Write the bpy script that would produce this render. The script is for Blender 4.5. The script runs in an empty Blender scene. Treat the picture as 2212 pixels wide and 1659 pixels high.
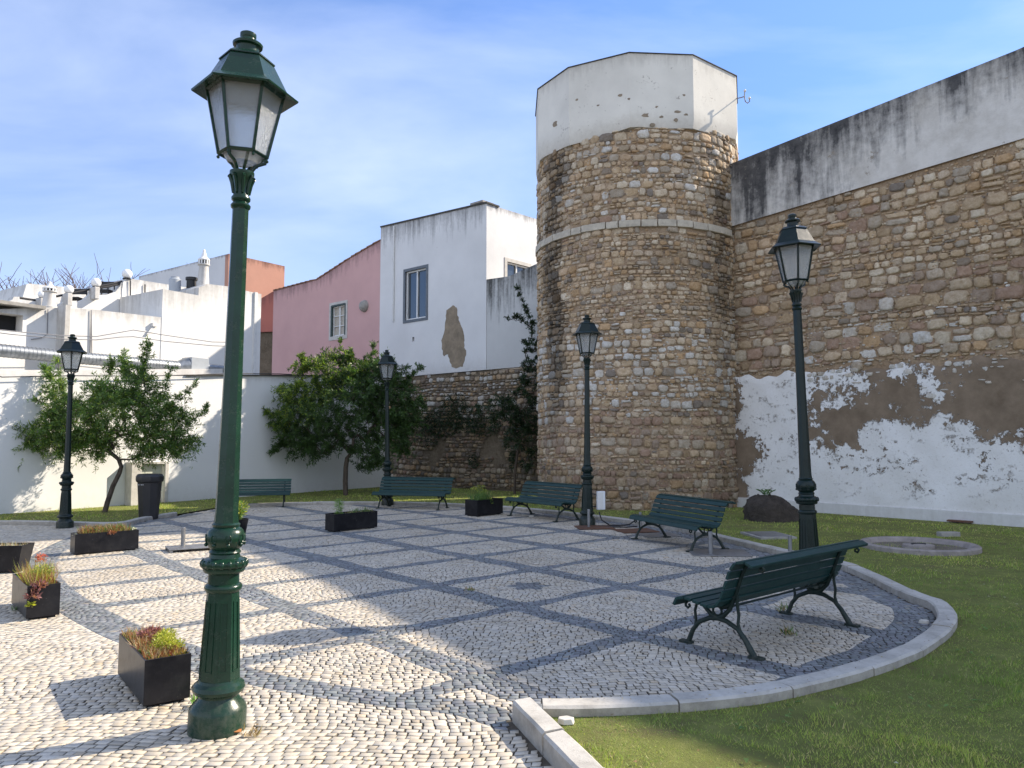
import bpy, math, random
import numpy as np
from mathutils import Vector, Matrix
from mathutils.geometry import tessellate_polygon
random.seed(7); rng = np.random.default_rng(7)
S = bpy.context.scene
PI = math.pi
# ------------------------------------------------------------------ camera, world, sun, exposure
FOC = 1650.0; HOR = 950.0; EYE = 1.6
PITCH = math.atan((HOR - 829.5) / FOC)
cam = bpy.data.cameras.new('camera'); camo = bpy.data.objects.new('camera', cam); S.collection.objects.link(camo)
camo.location = (0, 0, EYE); camo.rotation_euler = (PI / 2 + PITCH, 0, 0)
cam.sensor_width = 36; cam.lens = FOC / 2212 * 36; cam.clip_end = 500; cam.clip_start = 0.05
S.camera = camo
SUN_AZ, SUN_EL = math.radians(23.5), math.radians(35.0)     # azimuth measured from +X towards +Y
sun = bpy.data.lights.new('sun', 'SUN'); suno = bpy.data.objects.new('sun', sun); S.collection.objects.link(suno)
sun.energy = 4.5; sun.angle = math.radians(0.53); sun.color = (1, 0.88, 0.72)
sd = Vector((math.cos(SUN_AZ) * math.cos(SUN_EL), math.sin(SUN_AZ) * math.cos(SUN_EL), math.sin(SUN_EL)))
suno.rotation_euler = sd.to_track_quat('Z', 'Y').to_euler(); suno.location = (20, 10, 30)
W = bpy.data.worlds.new("World"); S.world = W; W.use_nodes = True
wt = W.node_tree; wt.nodes.clear()
def wn(t, **k):
    n = wt.nodes.new(t)
    for a, b in k.items(): setattr(n, a, b)
    return n
sky = wn('ShaderNodeTexSky', sky_type='NISHITA', sun_disc=False, sun_elevation=SUN_EL, sun_rotation=PI / 2 - SUN_AZ,
         altitude=50, air_density=1.0, dust_density=0.0, ozone_density=3.0)
tc = wn('ShaderNodeTexCoord'); mp = wn('ShaderNodeMapping')
mp.inputs['Rotation'].default_value = (0.3, 0.75, 0.3); mp.inputs['Scale'].default_value = (0.8, 1.6, 3.0)
n1 = wn('ShaderNodeTexNoise'); n1.inputs['Scale'].default_value = 1.5; n1.inputs['Detail'].default_value = 9; n1.inputs['Roughness'].default_value = 0.52; n1.inputs['Distortion'].default_value = 0.5
r1 = wn('ShaderNodeValToRGB'); r1.color_ramp.elements[0].position = 0.33; r1.color_ramp.elements[1].position = 0.78
r1.color_ramp.elements[0].color = (0, 0, 0, 1); r1.color_ramp.elements[1].color = (0.62, 0.62, 0.62, 1)
hs = wn('ShaderNodeHueSaturation'); hs.inputs['Saturation'].default_value = 1.08; hs.inputs['Value'].default_value = 0.92
mx = wn('ShaderNodeMix', data_type='RGBA'); mx.inputs[7].default_value = (4.6, 5.1, 6.1, 1)
bg = wn('ShaderNodeBackground'); bg.inputs['Strength'].default_value = 0.15
wo = wn('ShaderNodeOutputWorld')
L = wt.links.new
L(tc.outputs['Generated'], mp.inputs[0]); L(mp.outputs[0], n1.inputs[0]); L(n1.outputs['Fac'], r1.inputs[0])
sx = wn('ShaderNodeSeparateXYZ'); L(tc.outputs['Generated'], sx.inputs[0]); rz_ = wn('ShaderNodeValToRGB'); rz_.color_ramp.elements[0].position = 0.0; rz_.color_ramp.elements[1].position = 0.55
rz_.color_ramp.elements[0].color = (0.44, 0.48, 0.66, 1); rz_.color_ramp.elements[1].color = (0.98, 0.90, 0.97, 1); L(sx.outputs[2], rz_.inputs[0])
ml = wn('ShaderNodeMix', data_type='RGBA', blend_type='MULTIPLY'); ml.inputs[0].default_value = 1.0; L(sky.outputs[0], ml.inputs[6]); L(rz_.outputs[0], ml.inputs[7])
# an unseen bright cloud bank is added behind the camera as neutral fill light
rb_ = wn('ShaderNodeValToRGB'); rb_.color_ramp.elements[0].position = 0.0; rb_.color_ramp.elements[1].position = 0.45; rb_.color_ramp.elements[1].color = (0.5, 0.5, 0.5, 1); ng = wn('ShaderNodeMath', operation='MULTIPLY'); ng.inputs[1].default_value = -1.0; L(sx.outputs[1], ng.inputs[0]); L(ng.outputs[0], rb_.inputs[0])
mc = wn('ShaderNodeMath', operation='MAXIMUM'); L(r1.outputs[0], mc.inputs[0]); L(rb_.outputs[0], mc.inputs[1]); cc2 = wn('ShaderNodeMix', data_type='RGBA'); cc2.inputs[6].default_value = (4.1, 4.5, 5.3, 1); cc2.inputs[7].default_value = (6.6, 6.7, 6.9, 1); L(rb_.outputs[0], cc2.inputs[0]); L(cc2.outputs[2], mx.inputs[7])
L(mc.outputs[0], mx.inputs[0]); L(ml.outputs[2], hs.inputs['Color']); L(hs.outputs[0], mx.inputs[6]); L(mx.outputs[2], bg.inputs[0]); L(bg.outputs[0], wo.inputs[0])
S.view_settings.view_transform = 'Standard'; S.view_settings.look = 'None'; S.view_settings.gamma = 1
S.view_settings.exposure = 0.96
S.cycles.max_bounces = 6; S.cycles.transparent_max_bounces = 8
S.cycles.use_denoising = True

# ------------------------------------------------------------------ survey helpers: where a sight line meets the ground or a wall plane
cp, sp = math.cos(PITCH), math.sin(PITCH)
def ray(x, y):
    a = (x - 1106) / FOC; b = -(y - 829.5) / FOC
    return (a, cp - b * sp, sp + b * cp)
def G(x, y, z=0.0):
    r = ray(x, y); t = (z - EYE) / r[2]
    return (r[0] * t, r[1] * t)
def ZD(x, y, Y):
    r = ray(x, y); t = Y / r[1]
    return (r[0] * t, Y, EYE + r[2] * t)
class Plane:                                            # a vertical plane: origin, direction along it, normal to the camera's side
    def __init__(s, a, b):
        s.O = np.array(a, float); d = np.array(b, float) - s.O; s.D = d / np.linalg.norm(d)
        n = np.array([s.D[1], -s.D[0]])
        if n @ (-s.O) < 0: n = -n
        s.N = n
    def off(s, n):
        p = Plane.__new__(Plane); p.O = s.O + s.N * n; p.D = s.D; p.N = s.N; return p
    def at(s, x, y):
        r = ray(x, y); M = np.array([[r[0], -s.D[0]], [r[1], -s.D[1]]]); t, u = np.linalg.solve(M, s.O)
        return float(u), float(EYE + r[2] * t)
    def w(s, u, z, n=0.0):
        q = s.O + s.D * u + s.N * n; return (float(q[0]), float(q[1]), float(z))
    def W(s, x, y, n=0.0):
        u, z = s.at(x, y); return s.w(u, z, n)

# ------------------------------------------------------------------ mesh helpers
class MB:
    def __init__(s): s.v = []; s.f = []; s.att = {}
    def add(s, vs, fs):
        b = len(s.v); s.v += [tuple(p) for p in vs]; s.f += [tuple(i + b for i in f) for f in fs]; return b
    def box(s, c, d, rz=0.0, M=None):
        x, y, z = [k / 2 for k in d]
        P = [(-x, -y, -z), (x, -y, -z), (x, y, -z), (-x, y, -z), (-x, -y, z), (x, -y, z), (x, y, z), (-x, y, z)]
        R = M if M is not None else Matrix.Rotation(rz, 3, 'Z')
        s.add([Vector(c) + R @ Vector(p) for p in P], [(0, 3, 2, 1), (4, 5, 6, 7), (0, 1, 5, 4), (1, 2, 6, 5), (2, 3, 7, 6), (3, 0, 4, 7)])
    def hexa(s, P):                                     # 4 bottom, 4 top
        s.add(P, [(0, 3, 2, 1), (4, 5, 6, 7), (0, 1, 5, 4), (1, 2, 6, 5), (2, 3, 7, 6), (3, 0, 4, 7)])
    def lathe(s, prof, n=24, c=(0, 0, 0), rot=0.0, sq=None):
        vs = []
        for r, z in prof:
            for k in range(n):
                a = rot + 2 * PI * k / n
                vs.append((c[0] + r * math.cos(a), c[1] + r * math.sin(a), c[2] + z))
        fs = []
        for j in range(len(prof) - 1):
            for k in range(n):
                fs.append((j * n + k, j * n + (k + 1) % n, (j + 1) * n + (k + 1) % n, (j + 1) * n + k))
        fs.append(tuple(range(n))[::-1]); m = (len(prof) - 1) * n; fs.append(tuple(range(m, m + n)))
        s.add(vs, fs)
    def tube(s, pts, rad, n=8, cap=True):
        pts = [Vector(p) for p in pts]
        if not hasattr(rad, '__len__'): rad = [rad] * len(pts)
        vs = []; up = Vector((0, 0, 1)); prev = None
        for i, p in enumerate(pts):
            t = (pts[min(i + 1, len(pts) - 1)] - pts[max(i - 1, 0)])
            if t.length < 1e-9: t = Vector((0, 0, 1))
            t.normalize()
            a = (prev - t * prev.dot(t)) if prev is not None else t.cross(up if abs(t.z) < 0.95 else Vector((1, 0, 0)))
            if a.length < 1e-6: a = t.orthogonal()
            a.normalize(); prev = a; b = t.cross(a)
            for k in range(n):
                q = 2 * PI * k / n
                vs.append(p + (a * math.cos(q) + b * math.sin(q)) * rad[i])
        fs = [(j * n + k, j * n + (k + 1) % n, (j + 1) * n + (k + 1) % n, (j + 1) * n + k) for j in range(len(pts) - 1) for k in range(n)]
        if cap: fs.append(tuple(range(n))[::-1]); m = (len(pts) - 1) * n; fs.append(tuple(range(m, m + n)))
        s.add(vs, fs)
    def prism(s, poly, vec):                            # planar polygon extruded by a vector
        n = len(poly); vec = Vector(vec); A = [Vector(p) for p in poly]
        s.add(A + [p + vec for p in A], [tuple(range(n))[::-1], tuple(range(n, 2 * n))] + [(k, (k + 1) % n, n + (k + 1) % n, n + k) for k in range(n)])
    def sphere(s, c, r, n=16, m=10, sc=(1, 1, 1)):
        vs = [(c[0], c[1], c[2] - r * sc[2])]
        for j in range(1, m):
            a = PI * j / m
            for k in range(n):
                q = 2 * PI * k / n
                vs.append((c[0] + r * sc[0] * math.sin(a) * math.cos(q), c[1] + r * sc[1] * math.sin(a) * math.sin(q), c[2] - r * sc[2] * math.cos(a)))
        vs.append((c[0], c[1], c[2] + r * sc[2])); t = len(vs) - 1
        fs = [(0, 1 + (k + 1) % n, 1 + k) for k in range(n)]
        for j in range(m - 2):
            for k in range(n):
                fs.append((1 + j * n + k, 1 + j * n + (k + 1) % n, 1 + (j + 1) * n + (k + 1) % n, 1 + (j + 1) * n + k))
        fs += [(t, 1 + (m - 2) * n + k, 1 + (m - 2) * n + (k + 1) % n) for k in range(n)]
        s.add(vs, fs)
    def build(s, name, mat, parent=None, smooth=True, bevel=0.0, loc=None, kind=None, ang=35, world=False, recalc=True):
        v = s.v
        if world and parent is not None:
            pl = parent.location; v = [(p[0] - pl[0], p[1] - pl[1], p[2] - pl[2]) for p in v]
        me = bpy.data.meshes.new(name); me.from_pydata(v, [], s.f)
        if recalc:
            import bmesh
            bm = bmesh.new(); bm.from_mesh(me); bmesh.ops.recalc_face_normals(bm, faces=bm.faces); bm.to_mesh(me); bm.free()
        for an, dat in s.att.items():
            if len(dat) == len(v):
                at = me.attributes.new(an, 'FLOAT', 'POINT'); at.data.foreach_set('value', dat)
        o = bpy.data.objects.new(name, me); S.collection.objects.link(o)
        me.materials.append(mat)
        if smooth:
            me.polygons.foreach_set('use_smooth', [True] * len(me.polygons)); me.set_sharp_from_angle(angle=math.radians(ang))
        if bevel > 0:
            b = o.modifiers.new('bevel', 'BEVEL'); b.width = bevel; b.segments = 2; b.limit_method = 'ANGLE'; b.angle_limit = math.radians(40)
        if parent is not None: o.parent = parent
        if loc is not None: o.location = loc
        if kind: o['kind'] = kind
        return o

def npmesh(name, V, F, mat, parent=None, col=None, smooth=False, kind=None):
    """V (n,3), F (m,k) constant-size faces, col (n,3)"""
    V = np.asarray(V, np.float32); F = np.asarray(F, np.int32); k = F.shape[1]
    me = bpy.data.meshes.new(name)
    me.vertices.add(len(V)); me.vertices.foreach_set('co', V.ravel())
    me.loops.add(F.size); me.loops.foreach_set('vertex_index', F.ravel())
    me.polygons.add(len(F)); me.polygons.foreach_set('loop_start', np.arange(len(F), dtype=np.int32) * k)
    me.update(calc_edges=True)
    if col is not None:
        a = me.attributes.new('col', 'FLOAT_COLOR', 'POINT'); c = np.ones((len(V), 4), np.float32); c[:, :3] = col; a.data.foreach_set('color', c.ravel())
    if smooth: me.polygons.foreach_set('use_smooth', np.ones(len(F), bool))
    me.validate(); me.update()
    o = bpy.data.objects.new(name, me); S.collection.objects.link(o); me.materials.append(mat)
    if parent is not None: o.parent = parent
    if kind: o['kind'] = kind
    return o

def thing(name, label, cat, loc=(0, 0, 0), rz=0.0, group=None):
    o = bpy.data.objects.new(name, None); S.collection.objects.link(o)
    o.location = loc; o.rotation_euler = (0, 0, rz); o['label'] = label; o['category'] = cat
    o.empty_display_size = 0.2
    if group: o['group'] = group
    return o
def tag(o, label, cat, group=None):
    o['label'] = label; o['category'] = cat
    if group: o['group'] = group
    return o
def dup(root, loc, rot, label, group=None, scale=1.0):
    r = root.copy(); S.collection.objects.link(r); r.location = loc; r.rotation_euler = rot; r.scale = (scale,) * 3
    r['label'] = label
    if group: r['group'] = group
    for ch in list(root.children):
        c = ch.copy(); S.collection.objects.link(c); c.parent = r
        for g in list(ch.children):
            d = g.copy(); S.collection.objects.link(d); d.parent = c
    return r

# ------------------------------------------------------------------ materials
class Mat:
    def __init__(s, name):
        s.m = bpy.data.materials.new(name); s.m.use_nodes = True; s.t = s.m.node_tree; s.t.nodes.clear()
        s.out = s.t.nodes.new('ShaderNodeOutputMaterial'); s.b = s.t.nodes.new('ShaderNodeBsdfPrincipled')
        s.t.links.new(s.b.outputs[0], s.out.inputs[0]); s._pos = None
    def N(s, t, **k):
        n = s.t.nodes.new(t)
        for a, b in k.items(): setattr(n, a, b)
        return n
    def put(s, sock, v):
        if isinstance(v, bpy.types.NodeSocket): s.t.links.new(v, sock)
        elif v is not None:
            if hasattr(sock.default_value, '__len__') and len(sock.default_value) == 4 and len(v) == 3: v = (*v, 1)
            sock.default_value = v
    def pos(s, scale=None, obj=False):
        if obj: p = s.N('ShaderNodeTexCoord').outputs['Object']
        else: p = s.N('ShaderNodeNewGeometry').outputs['Position']
        if scale is not None:
            m = s.N('ShaderNodeMapping'); m.inputs['Scale'].default_value = scale; s.put(m.inputs[0], p); return m.outputs[0]
        return p
    def noise(s, sc, det=4, rough=0.55, vec=None, dist=0.0):
        n = s.N('ShaderNodeTexNoise'); n.inputs['Scale'].default_value = sc; n.inputs['Detail'].default_value = det
        n.inputs['Roughness'].default_value = rough; n.inputs['Distortion'].default_value = dist
        s.put(n.inputs['Vector'], vec if vec is not None else s.pos()); return n.outputs['Fac']
    def vor(s, sc, vec=None, feat='F1', out='Distance'):
        n = s.N('ShaderNodeTexVoronoi', feature=feat); n.inputs['Scale'].default_value = sc
        s.put(n.inputs['Vector'], vec if vec is not None else s.pos()); return n.outputs[out]
    def ramp(s, f, stops, interp='LINEAR'):
        n = s.N('ShaderNodeValToRGB'); e = n.color_ramp.elements; n.color_ramp.interpolation = interp
        while len(e) < len(stops): e.new(0.5)
        for el, (p, c) in zip(e, stops):
            el.position = p; el.color = (c, c, c, 1) if not hasattr(c, '__len__') else (*c, 1)
        s.put(n.inputs[0], f); return n.outputs[0]
    def mix(s, f, a, b, mode='MIX'):
        n = s.N('ShaderNodeMix', data_type='RGBA', blend_type=mode); s.put(n.inputs[0], f); s.put(n.inputs[6], a); s.put(n.inputs[7], b); return n.outputs[2]
    def math(s, op, a, b=None, c=None, clamp=False):
        n = s.N('ShaderNodeMath', operation=op, use_clamp=clamp); s.put(n.inputs[0], a)
        if b is not None: s.put(n.inputs[1], b)
        if c is not None: s.put(n.inputs[2], c)
        return n.outputs[0]
    def attr(s, name, out='Fac'):
        n = s.N('ShaderNodeAttribute', attribute_name=name); return n.outputs[out]
    def bump(s, h, strength=0.5, dist=0.01, prev=None):
        n = s.N('ShaderNodeBump'); n.inputs['Strength'].default_value = strength; n.inputs['Distance'].default_value = dist
        s.put(n.inputs['Height'], h)
        if prev is not None: s.put(n.inputs['Normal'], prev)
        s.put(s.b.inputs['Normal'], n.outputs[0]); return n.outputs[0]
    def set(s, col=None, rough=None, metal=None, spec=None, **k):
        s.put(s.b.inputs['Base Color'], col); s.put(s.b.inputs['Roughness'], rough); s.put(s.b.inputs['Metallic'], metal)
        s.put(s.b.inputs['Specular IOR Level'], spec)
        for a, v in k.items(): s.put(s.b.inputs[a.replace('_', ' ')], v)
        return s

def simple(name, col, rough=0.6, var=0.25, nsc=6.0, bump=0.0, bsc=60.0, bdist=0.003, metal=0.0, spec=0.5, dirt=None, obj=False):
    m = Mat(name); p = m.pos(obj=obj)
    n = m.noise(nsc, 5, 0.6, p); dark = tuple(c * (1 - var) for c in col); lite = tuple(min(1, c * (1 + var * 0.7)) for c in col)
    c = m.ramp(n, [(0.3, dark), (0.7, lite)])
    if dirt is not None:
        d = m.ramp(m.noise(nsc * 2.3, 8, 0.7, p), [(0.55, 0.0), (0.75, 1.0)]); c = m.mix(m.math('MULTIPLY', d, dirt[1]), c, dirt[0])
    m.set(c, m.math('ADD', rough - 0.06, m.math('MULTIPLY', n, 0.12)), metal, spec)
    if bump > 0: m.bump(m.noise(bsc, 4, 0.6, p), bump, bdist)
    return m.m

def plaster(name, base, stain=(0.05, 0.05, 0.05), amount=1.0, rough=0.9, blot=0.12, crack=True, lowdirt=(0.35, 0.30, 0.24), low=0.35, flake=0.0):
    """limewashed wall: rain streaks running down from the coping ('td' = distance below the top edge over the stain depth), dirt near the foot"""
    m = Mat(name); p = m.pos()
    big = m.noise(0.7, 5, 0.6, p)
    c = m.ramp(big, [(0.3, tuple(x * (1 - blot) for x in base)), (0.7, base)])
    st = m.noise(1.0, 6, 0.65, m.pos((5.5, 5.5, 0.55)), 0.3)
    fine = m.noise(9.0, 6, 0.7, p)
    td = m.attr('td')
    k = m.math('SUBTRACT', 1.0, td)
    k = m.math('ADD', k, m.math('MULTIPLY', m.math('SUBTRACT', st, 0.55), 3.2))
    k = m.math('ADD', k, m.math('MULTIPLY', m.math('SUBTRACT', fine, 0.5), 1.1))
    edge = m.ramp(td, [(0.0, 1.0), (1.0, 0.55), (1.0, 0.0)]) if False else m.math('SUBTRACT', 1.6, td, clamp=True)
    k = m.math('MULTIPLY', m.math('MULTIPLY', k, edge), 0.6 * amount, clamp=True)
    c = m.mix(k, c, stain)
    if low > 0:
        bd = m.attr('bd')
        q = m.math('ADD', m.math('SUBTRACT', 1.0, m.math('MULTIPLY', bd, 2.2)), m.math('MULTIPLY', m.math('SUBTRACT', fine, 0.5), 2.0))
        q = m.math('MULTIPLY', q, low, clamp=True); c = m.mix(q, c, lowdirt)
    if crack:
        sp_ = m.ramp(m.noise(2.6, 10, 0.75, p), [(0.60 - flake, 0.0), (0.66 - flake, 1.0)])
        sp2 = m.ramp(m.noise(14, 8, 0.7, p), [(0.60 - flake * .8, 0.0), (0.64 - flake * .8, 1.0)])
        c = m.mix(m.math('MULTIPLY', m.math('MULTIPLY', sp_, sp2), 0.55 + flake * 5), c, (0.30, 0.27, 0.23))
    m.set(c, rough, 0, 0.2)
    b = m.bump(m.noise(1.6, 3, 0.5, p), 0.35, 0.03); m.bump(m.noise(45, 6, 0.7, p), 0.35, 0.006, b)
    return m.m
MT = {}
# ---- paving stones, joints
m = Mat('paving_stone'); p = m.pos(); c = m.attr('col', 'Color')
c = m.mix(m.ramp(m.noise(38, 5, 0.7, p), [(0.35, 0.0), (0.75, 0.4)]), c, m.mix(1.0, c, (0.55, 0.50, 0.42), 'MULTIPLY'))
c = m.mix(m.ramp(m.noise(0.9, 5, 0.65, p), [(0.5, 0.0), (0.78, 0.45)]), c, m.mix(1.0, c, (0.66, 0.58, 0.46), 'MULTIPLY'))
m.set(c, m.math('ADD', 0.5, m.math('MULTIPLY', m.noise(25, 3, 0.6, p), 0.3)), 0, 0.4)
m.bump(m.noise(90, 4, 0.7, p), 0.16, 0.003); MT['cobble'] = m.m
m = Mat('joint_sand'); p = m.pos()
c = m.ramp(m.noise(7, 6, 0.7, p), [(0.3, (0.05, 0.042, 0.032)), (0.62, (0.115, 0.095, 0.07)), (0.78, (0.05, 0.06, 0.025))])
m.set(c, 0.95); m.bump(m.noise(120, 4, 0.7, p), 0.8, 0.006); MT['joint'] = m.m
m = Mat('kerb_limestone'); p = m.pos()
c = m.ramp(m.noise(3.5, 8, 0.7, p), [(0.25, (0.26, 0.245, 0.215)), (0.5, (0.45, 0.43, 0.385)), (0.8, (0.58, 0.56, 0.51))])
c = m.mix(m.ramp(m.noise(22, 8, 0.75, p), [(0.55, 0.0), (0.7, 0.55)]), c, (0.20, 0.18, 0.14))
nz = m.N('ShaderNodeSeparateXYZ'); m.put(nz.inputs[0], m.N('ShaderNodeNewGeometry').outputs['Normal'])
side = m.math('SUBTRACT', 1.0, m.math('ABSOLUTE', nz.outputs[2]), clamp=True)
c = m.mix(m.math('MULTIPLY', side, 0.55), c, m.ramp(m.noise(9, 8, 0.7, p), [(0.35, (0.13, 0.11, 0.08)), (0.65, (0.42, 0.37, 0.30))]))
m.set(c, 0.85); m.bump(m.noise(60, 6, 0.75, p), 0.5, 0.006); MT['kerb'] = m.m
m = Mat('turf_soil'); p = m.pos()
c = m.ramp(m.noise(3.0, 8, 0.7, p), [(0.28, (0.15, 0.135, 0.06)), (0.5, (0.18, 0.20, 0.06)), (0.72, (0.27, 0.28, 0.09))])
c = m.mix(m.ramp(m.noise(1.3, 6, 0.65, p), [(0.58, 0.0), (0.72, 0.8)]), c, (0.17, 0.13, 0.085))
m.set(c, 0.95, 0, 0.1); m.bump(m.noise(55, 6, 0.8, p), 1.0, 0.02); MT['turf'] = m.m
m = Mat('dirt'); p = m.pos()
m.set(m.ramp(m.noise(2, 8, 0.7, p), [(0.3, (0.10, 0.085, 0.06)), (0.7, (0.23, 0.20, 0.16))]), 0.95); m.bump(m.noise(30, 6, 0.7, p), 0.6, 0.02); MT['dirt'] = m.m
def leafmat(name, rough=0.5, trans=0.35, spec=0.4):
    m = Mat(name); c = m.attr('col', 'Color'); m.set(c, rough, 0, spec)
    t = m.N('ShaderNodeBsdfTranslucent'); m.put(t.inputs[0], m.mix(1.0, c, (1.5, 1.7, 0.6), 'MULTIPLY'))
    x = m.N('ShaderNodeMixShader'); x.inputs[0].default_value = trans
    m.put(x.inputs[1], m.b.outputs[0]); m.put(x.inputs[2], t.outputs[0]); m.put(m.out.inputs[0], x.outputs[0]); return m.m
MT['leaf'] = leafmat('leaf', 0.42, 0.32, 0.45); MT['grass'] = leafmat('grass_blade', 0.55, 0.3, 0.25)
# ---- bark
m = Mat('bark'); p = m.pos((1, 1, 0.35), obj=True)
m.set(m.ramp(m.noise(22, 7, 0.7, p), [(0.3, (0.035, 0.026, 0.020)), (0.7, (0.13, 0.10, 0.075))]), 0.9); m.bump(m.noise(40, 6, 0.75, p), 0.9, 0.02); MT['bark'] = m.m
MT['twig'] = simple('bare_twig', (0.13, 0.09, 0.08), 0.85, 0.3)
# ---- paint and metals
def paint(name, col, rough, wear=0.25):
    m = Mat(name); p = m.pos(obj=True)
    n = m.noise(5, 6, 0.65, p); c = m.ramp(n, [(0.3, tuple(x * 0.72 for x in col)), (0.7, tuple(x * 1.2 for x in col))])
    d = m.ramp(m.noise(14, 9, 0.75, p), [(0.56, 0.0), (0.70, 1.0)])
    c = m.mix(m.math('MULTIPLY', d, wear), c, (0.19, 0.19, 0.15))
    z_ = m.N('ShaderNodeSeparateXYZ'); m.put(z_.inputs[0], p)
    sm = m.math('MULTIPLY', m.math('SUBTRACT', 0.34, z_.outputs[2]), 3.0, clamp=True); sm = m.math('MULTIPLY', sm, m.ramp(m.noise(26, 7, 0.75, p), [(0.42, 0.0), (0.68, 0.28)])); c = m.mix(sm, c, (0.20, 0.18, 0.14))
    ch = m.ramp(m.noise(34, 5, 0.7, p), [(0.685, 0.0), (0.70, 0.8)]); c = m.mix(ch, c, (0.10, 0.055, 0.03))
    m.set(c, m.math('ADD', rough, m.math('ADD', m.math('MULTIPLY', d, 0.25), m.math('MULTIPLY', sm, 0.5))), 0, 0.34)
    b = m.bump(m.noise(9, 3, 0.5, p), 0.25, 0.008); m.bump(m.noise(85, 4, 0.65, p), 0.22, 0.003, b); return m.m
MT['green'] = paint('green_gloss_paint', (0.008, 0.033, 0.019), 0.25, 0.14)
MT['greendk'] = paint('dark_green_paint', (0.003, 0.013, 0.011), 0.30, 0.06)
MT['castiron'] = paint('bench_iron_paint', (0.007, 0.020, 0.017), 0.5, 0.18)
m = Mat('bench_slat_paint'); p = m.pos((1.2, 14, 14), obj=True); q = m.pos(obj=True)
c = m.ramp(m.noise(3, 6, 0.7, p), [(0.3, (0.004, 0.026, 0.025)), (0.7, (0.009, 0.045, 0.041))])
c = m.mix(m.ramp(m.noise(7, 8, 0.75, q), [(0.58, 0.0), (0.76, 0.30)]), c, (0.10, 0.12, 0.11))
m.set(c, m.math('ADD', 0.34, m.math('MULTIPLY', m.noise(12, 4, 0.6, q), 0.25)), 0, 0.32); m.bump(m.noise(9, 5, 0.7, p), 0.3, 0.004); MT['slat'] = m.m
m = Mat('black_planter_plastic'); p = m.pos(obj=True)
c = m.ramp(m.noise(4, 7, 0.7, p), [(0.3, (0.006, 0.006, 0.008)), (0.7, (0.018, 0.018, 0.021))])
c = m.mix(m.ramp(m.noise(60, 3, 0.6, p), [(0.70, 0.0), (0.76, 0.8)]), c, (0.30, 0.29, 0.27))
nz = m.N('ShaderNodeSeparateXYZ'); m.put(nz.inputs[0], p)
dust = m.ramp(m.noise(9, 8, 0.75, p), [(0.5, 0.0), (0.8, 0.14)]); c = m.mix(dust, c, (0.12, 0.115, 0.10))
m.set(c, m.math('ADD', 0.30, m.math('MULTIPLY', dust, 0.8)), 0, 0.2); m.bump(m.noise(35, 5, 0.6, p), 0.15, 0.003); MT['planter'] = m.m
MT['soil'] = simple('gravelly_soil', (0.13, 0.10, 0.07), 0.95, 0.5, 30, 0.9, 60, 0.015)
m = Mat('steel_plate'); p = m.pos(obj=True)
m.set(m.ramp(m.noise(5, 7, 0.7, p), [(0.3, (0.20, 0.20, 0.20)), (0.7, (0.34, 0.34, 0.34))]), m.ramp(m.noise(8, 6, 0.7, p), [(0.3, 0.35), (0.7, 0.6)]), 0.75); MT['steel'] = m.m
m = Mat('rusty_plate'); p = m.pos(obj=True)
m.set(m.ramp(m.noise(6, 8, 0.7, p), [(0.25, (0.055, 0.030, 0.020)), (0.5, (0.13, 0.060, 0.032)), (0.75, (0.11, 0.085, 0.075))]), 0.8, 0.15); m.bump(m.noise(40, 6, 0.7, p), 0.4, 0.003); MT['rust'] = m.m
m = Mat('galvanised_duct'); p = m.pos(obj=True)
m.set(m.ramp(m.noise(7, 5, 0.6, p), [(0.3, (0.18, 0.195, 0.21)), (0.7, (0.32, 0.345, 0.37))]), 0.45, 0.7); MT['galv'] = m.m
MT['box_grey'] = simple('grey_sheet_metal', (0.36, 0.39, 0.42), 0.5, 0.1, 4)
MT['cable'] = simple('black_cable', (0.02, 0.02, 0.022), 0.6, 0.2)
MT['wire_grey'] = simple('grey_wire', (0.22, 0.22, 0.23), 0.6, 0.2)
MT['pvc'] = simple('white_pvc', (0.66, 0.66, 0.64), 0.45, 0.08, 5, dirt=((0.3, 0.28, 0.25), 0.5))
MT['white_paint'] = simple('white_paint', (0.74, 0.74, 0.72), 0.4, 0.06, 5)
MT['globe'] = simple('opal_globe', (0.82, 0.82, 0.80), 0.22, 0.03, 3)
MT['bin'] = simple('charcoal_bin_plastic', (0.022, 0.021, 0.022), 0.42, 0.2, 5, 0.2, 90, 0.002, obj=True)
m = Mat('lamp_glass'); p = m.pos(obj=True)
m.set((0.80, 0.83, 0.84), 0.22, 0, 0.5, Transmission_Weight=0.8, IOR=1.3)
m.bump(m.noise(55, 3, 0.5, p), 0.9, 0.008); MT['lampglass'] = m.m
m = Mat('window_glass'); m.set((0.05, 0.065, 0.08), 0.06, 0, 0.9); MT['glass'] = m.m
MT['beige'] = simple('beige_blind', (0.46, 0.42, 0.35), 0.8, 0.15, 9)
MT['ringstone'] = simple('pinkish_worn_stone', (0.30, 0.265, 0.24), 0.9, 0.3, 6, 0.5, 40, 0.008, dirt=((0.10, 0.09, 0.075), 0.8))
MT['curtain'] = simple('curtain_cloth', (0.50, 0.56, 0.60), 0.8, 0.12, 9)
MT['dark'] = simple('dark_interior', (0.012, 0.012, 0.013), 0.9, 0.2)
MT['grey_stone_trim'] = simple('grey_painted_surround', (0.13, 0.15, 0.17), 0.75, 0.2, 9, 0.2, 60, 0.003)
MT['lime_trim'] = simple('limestone_surround', (0.52, 0.50, 0.46), 0.85, 0.15, 5, 0.3, 60, 0.003, dirt=((0.30, 0.26, 0.21), 0.6))
MT['green_wood'] = simple('old_green_shutter', (0.045, 0.07, 0.065), 0.7, 0.3, 9)
MT['brown_render'] = simple('bare_brown_render', (0.27, 0.215, 0.15), 0.95, 0.3, 4, 0.7, 30, 0.012, dirt=((0.13, 0.115, 0.10), 0.7))
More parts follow.
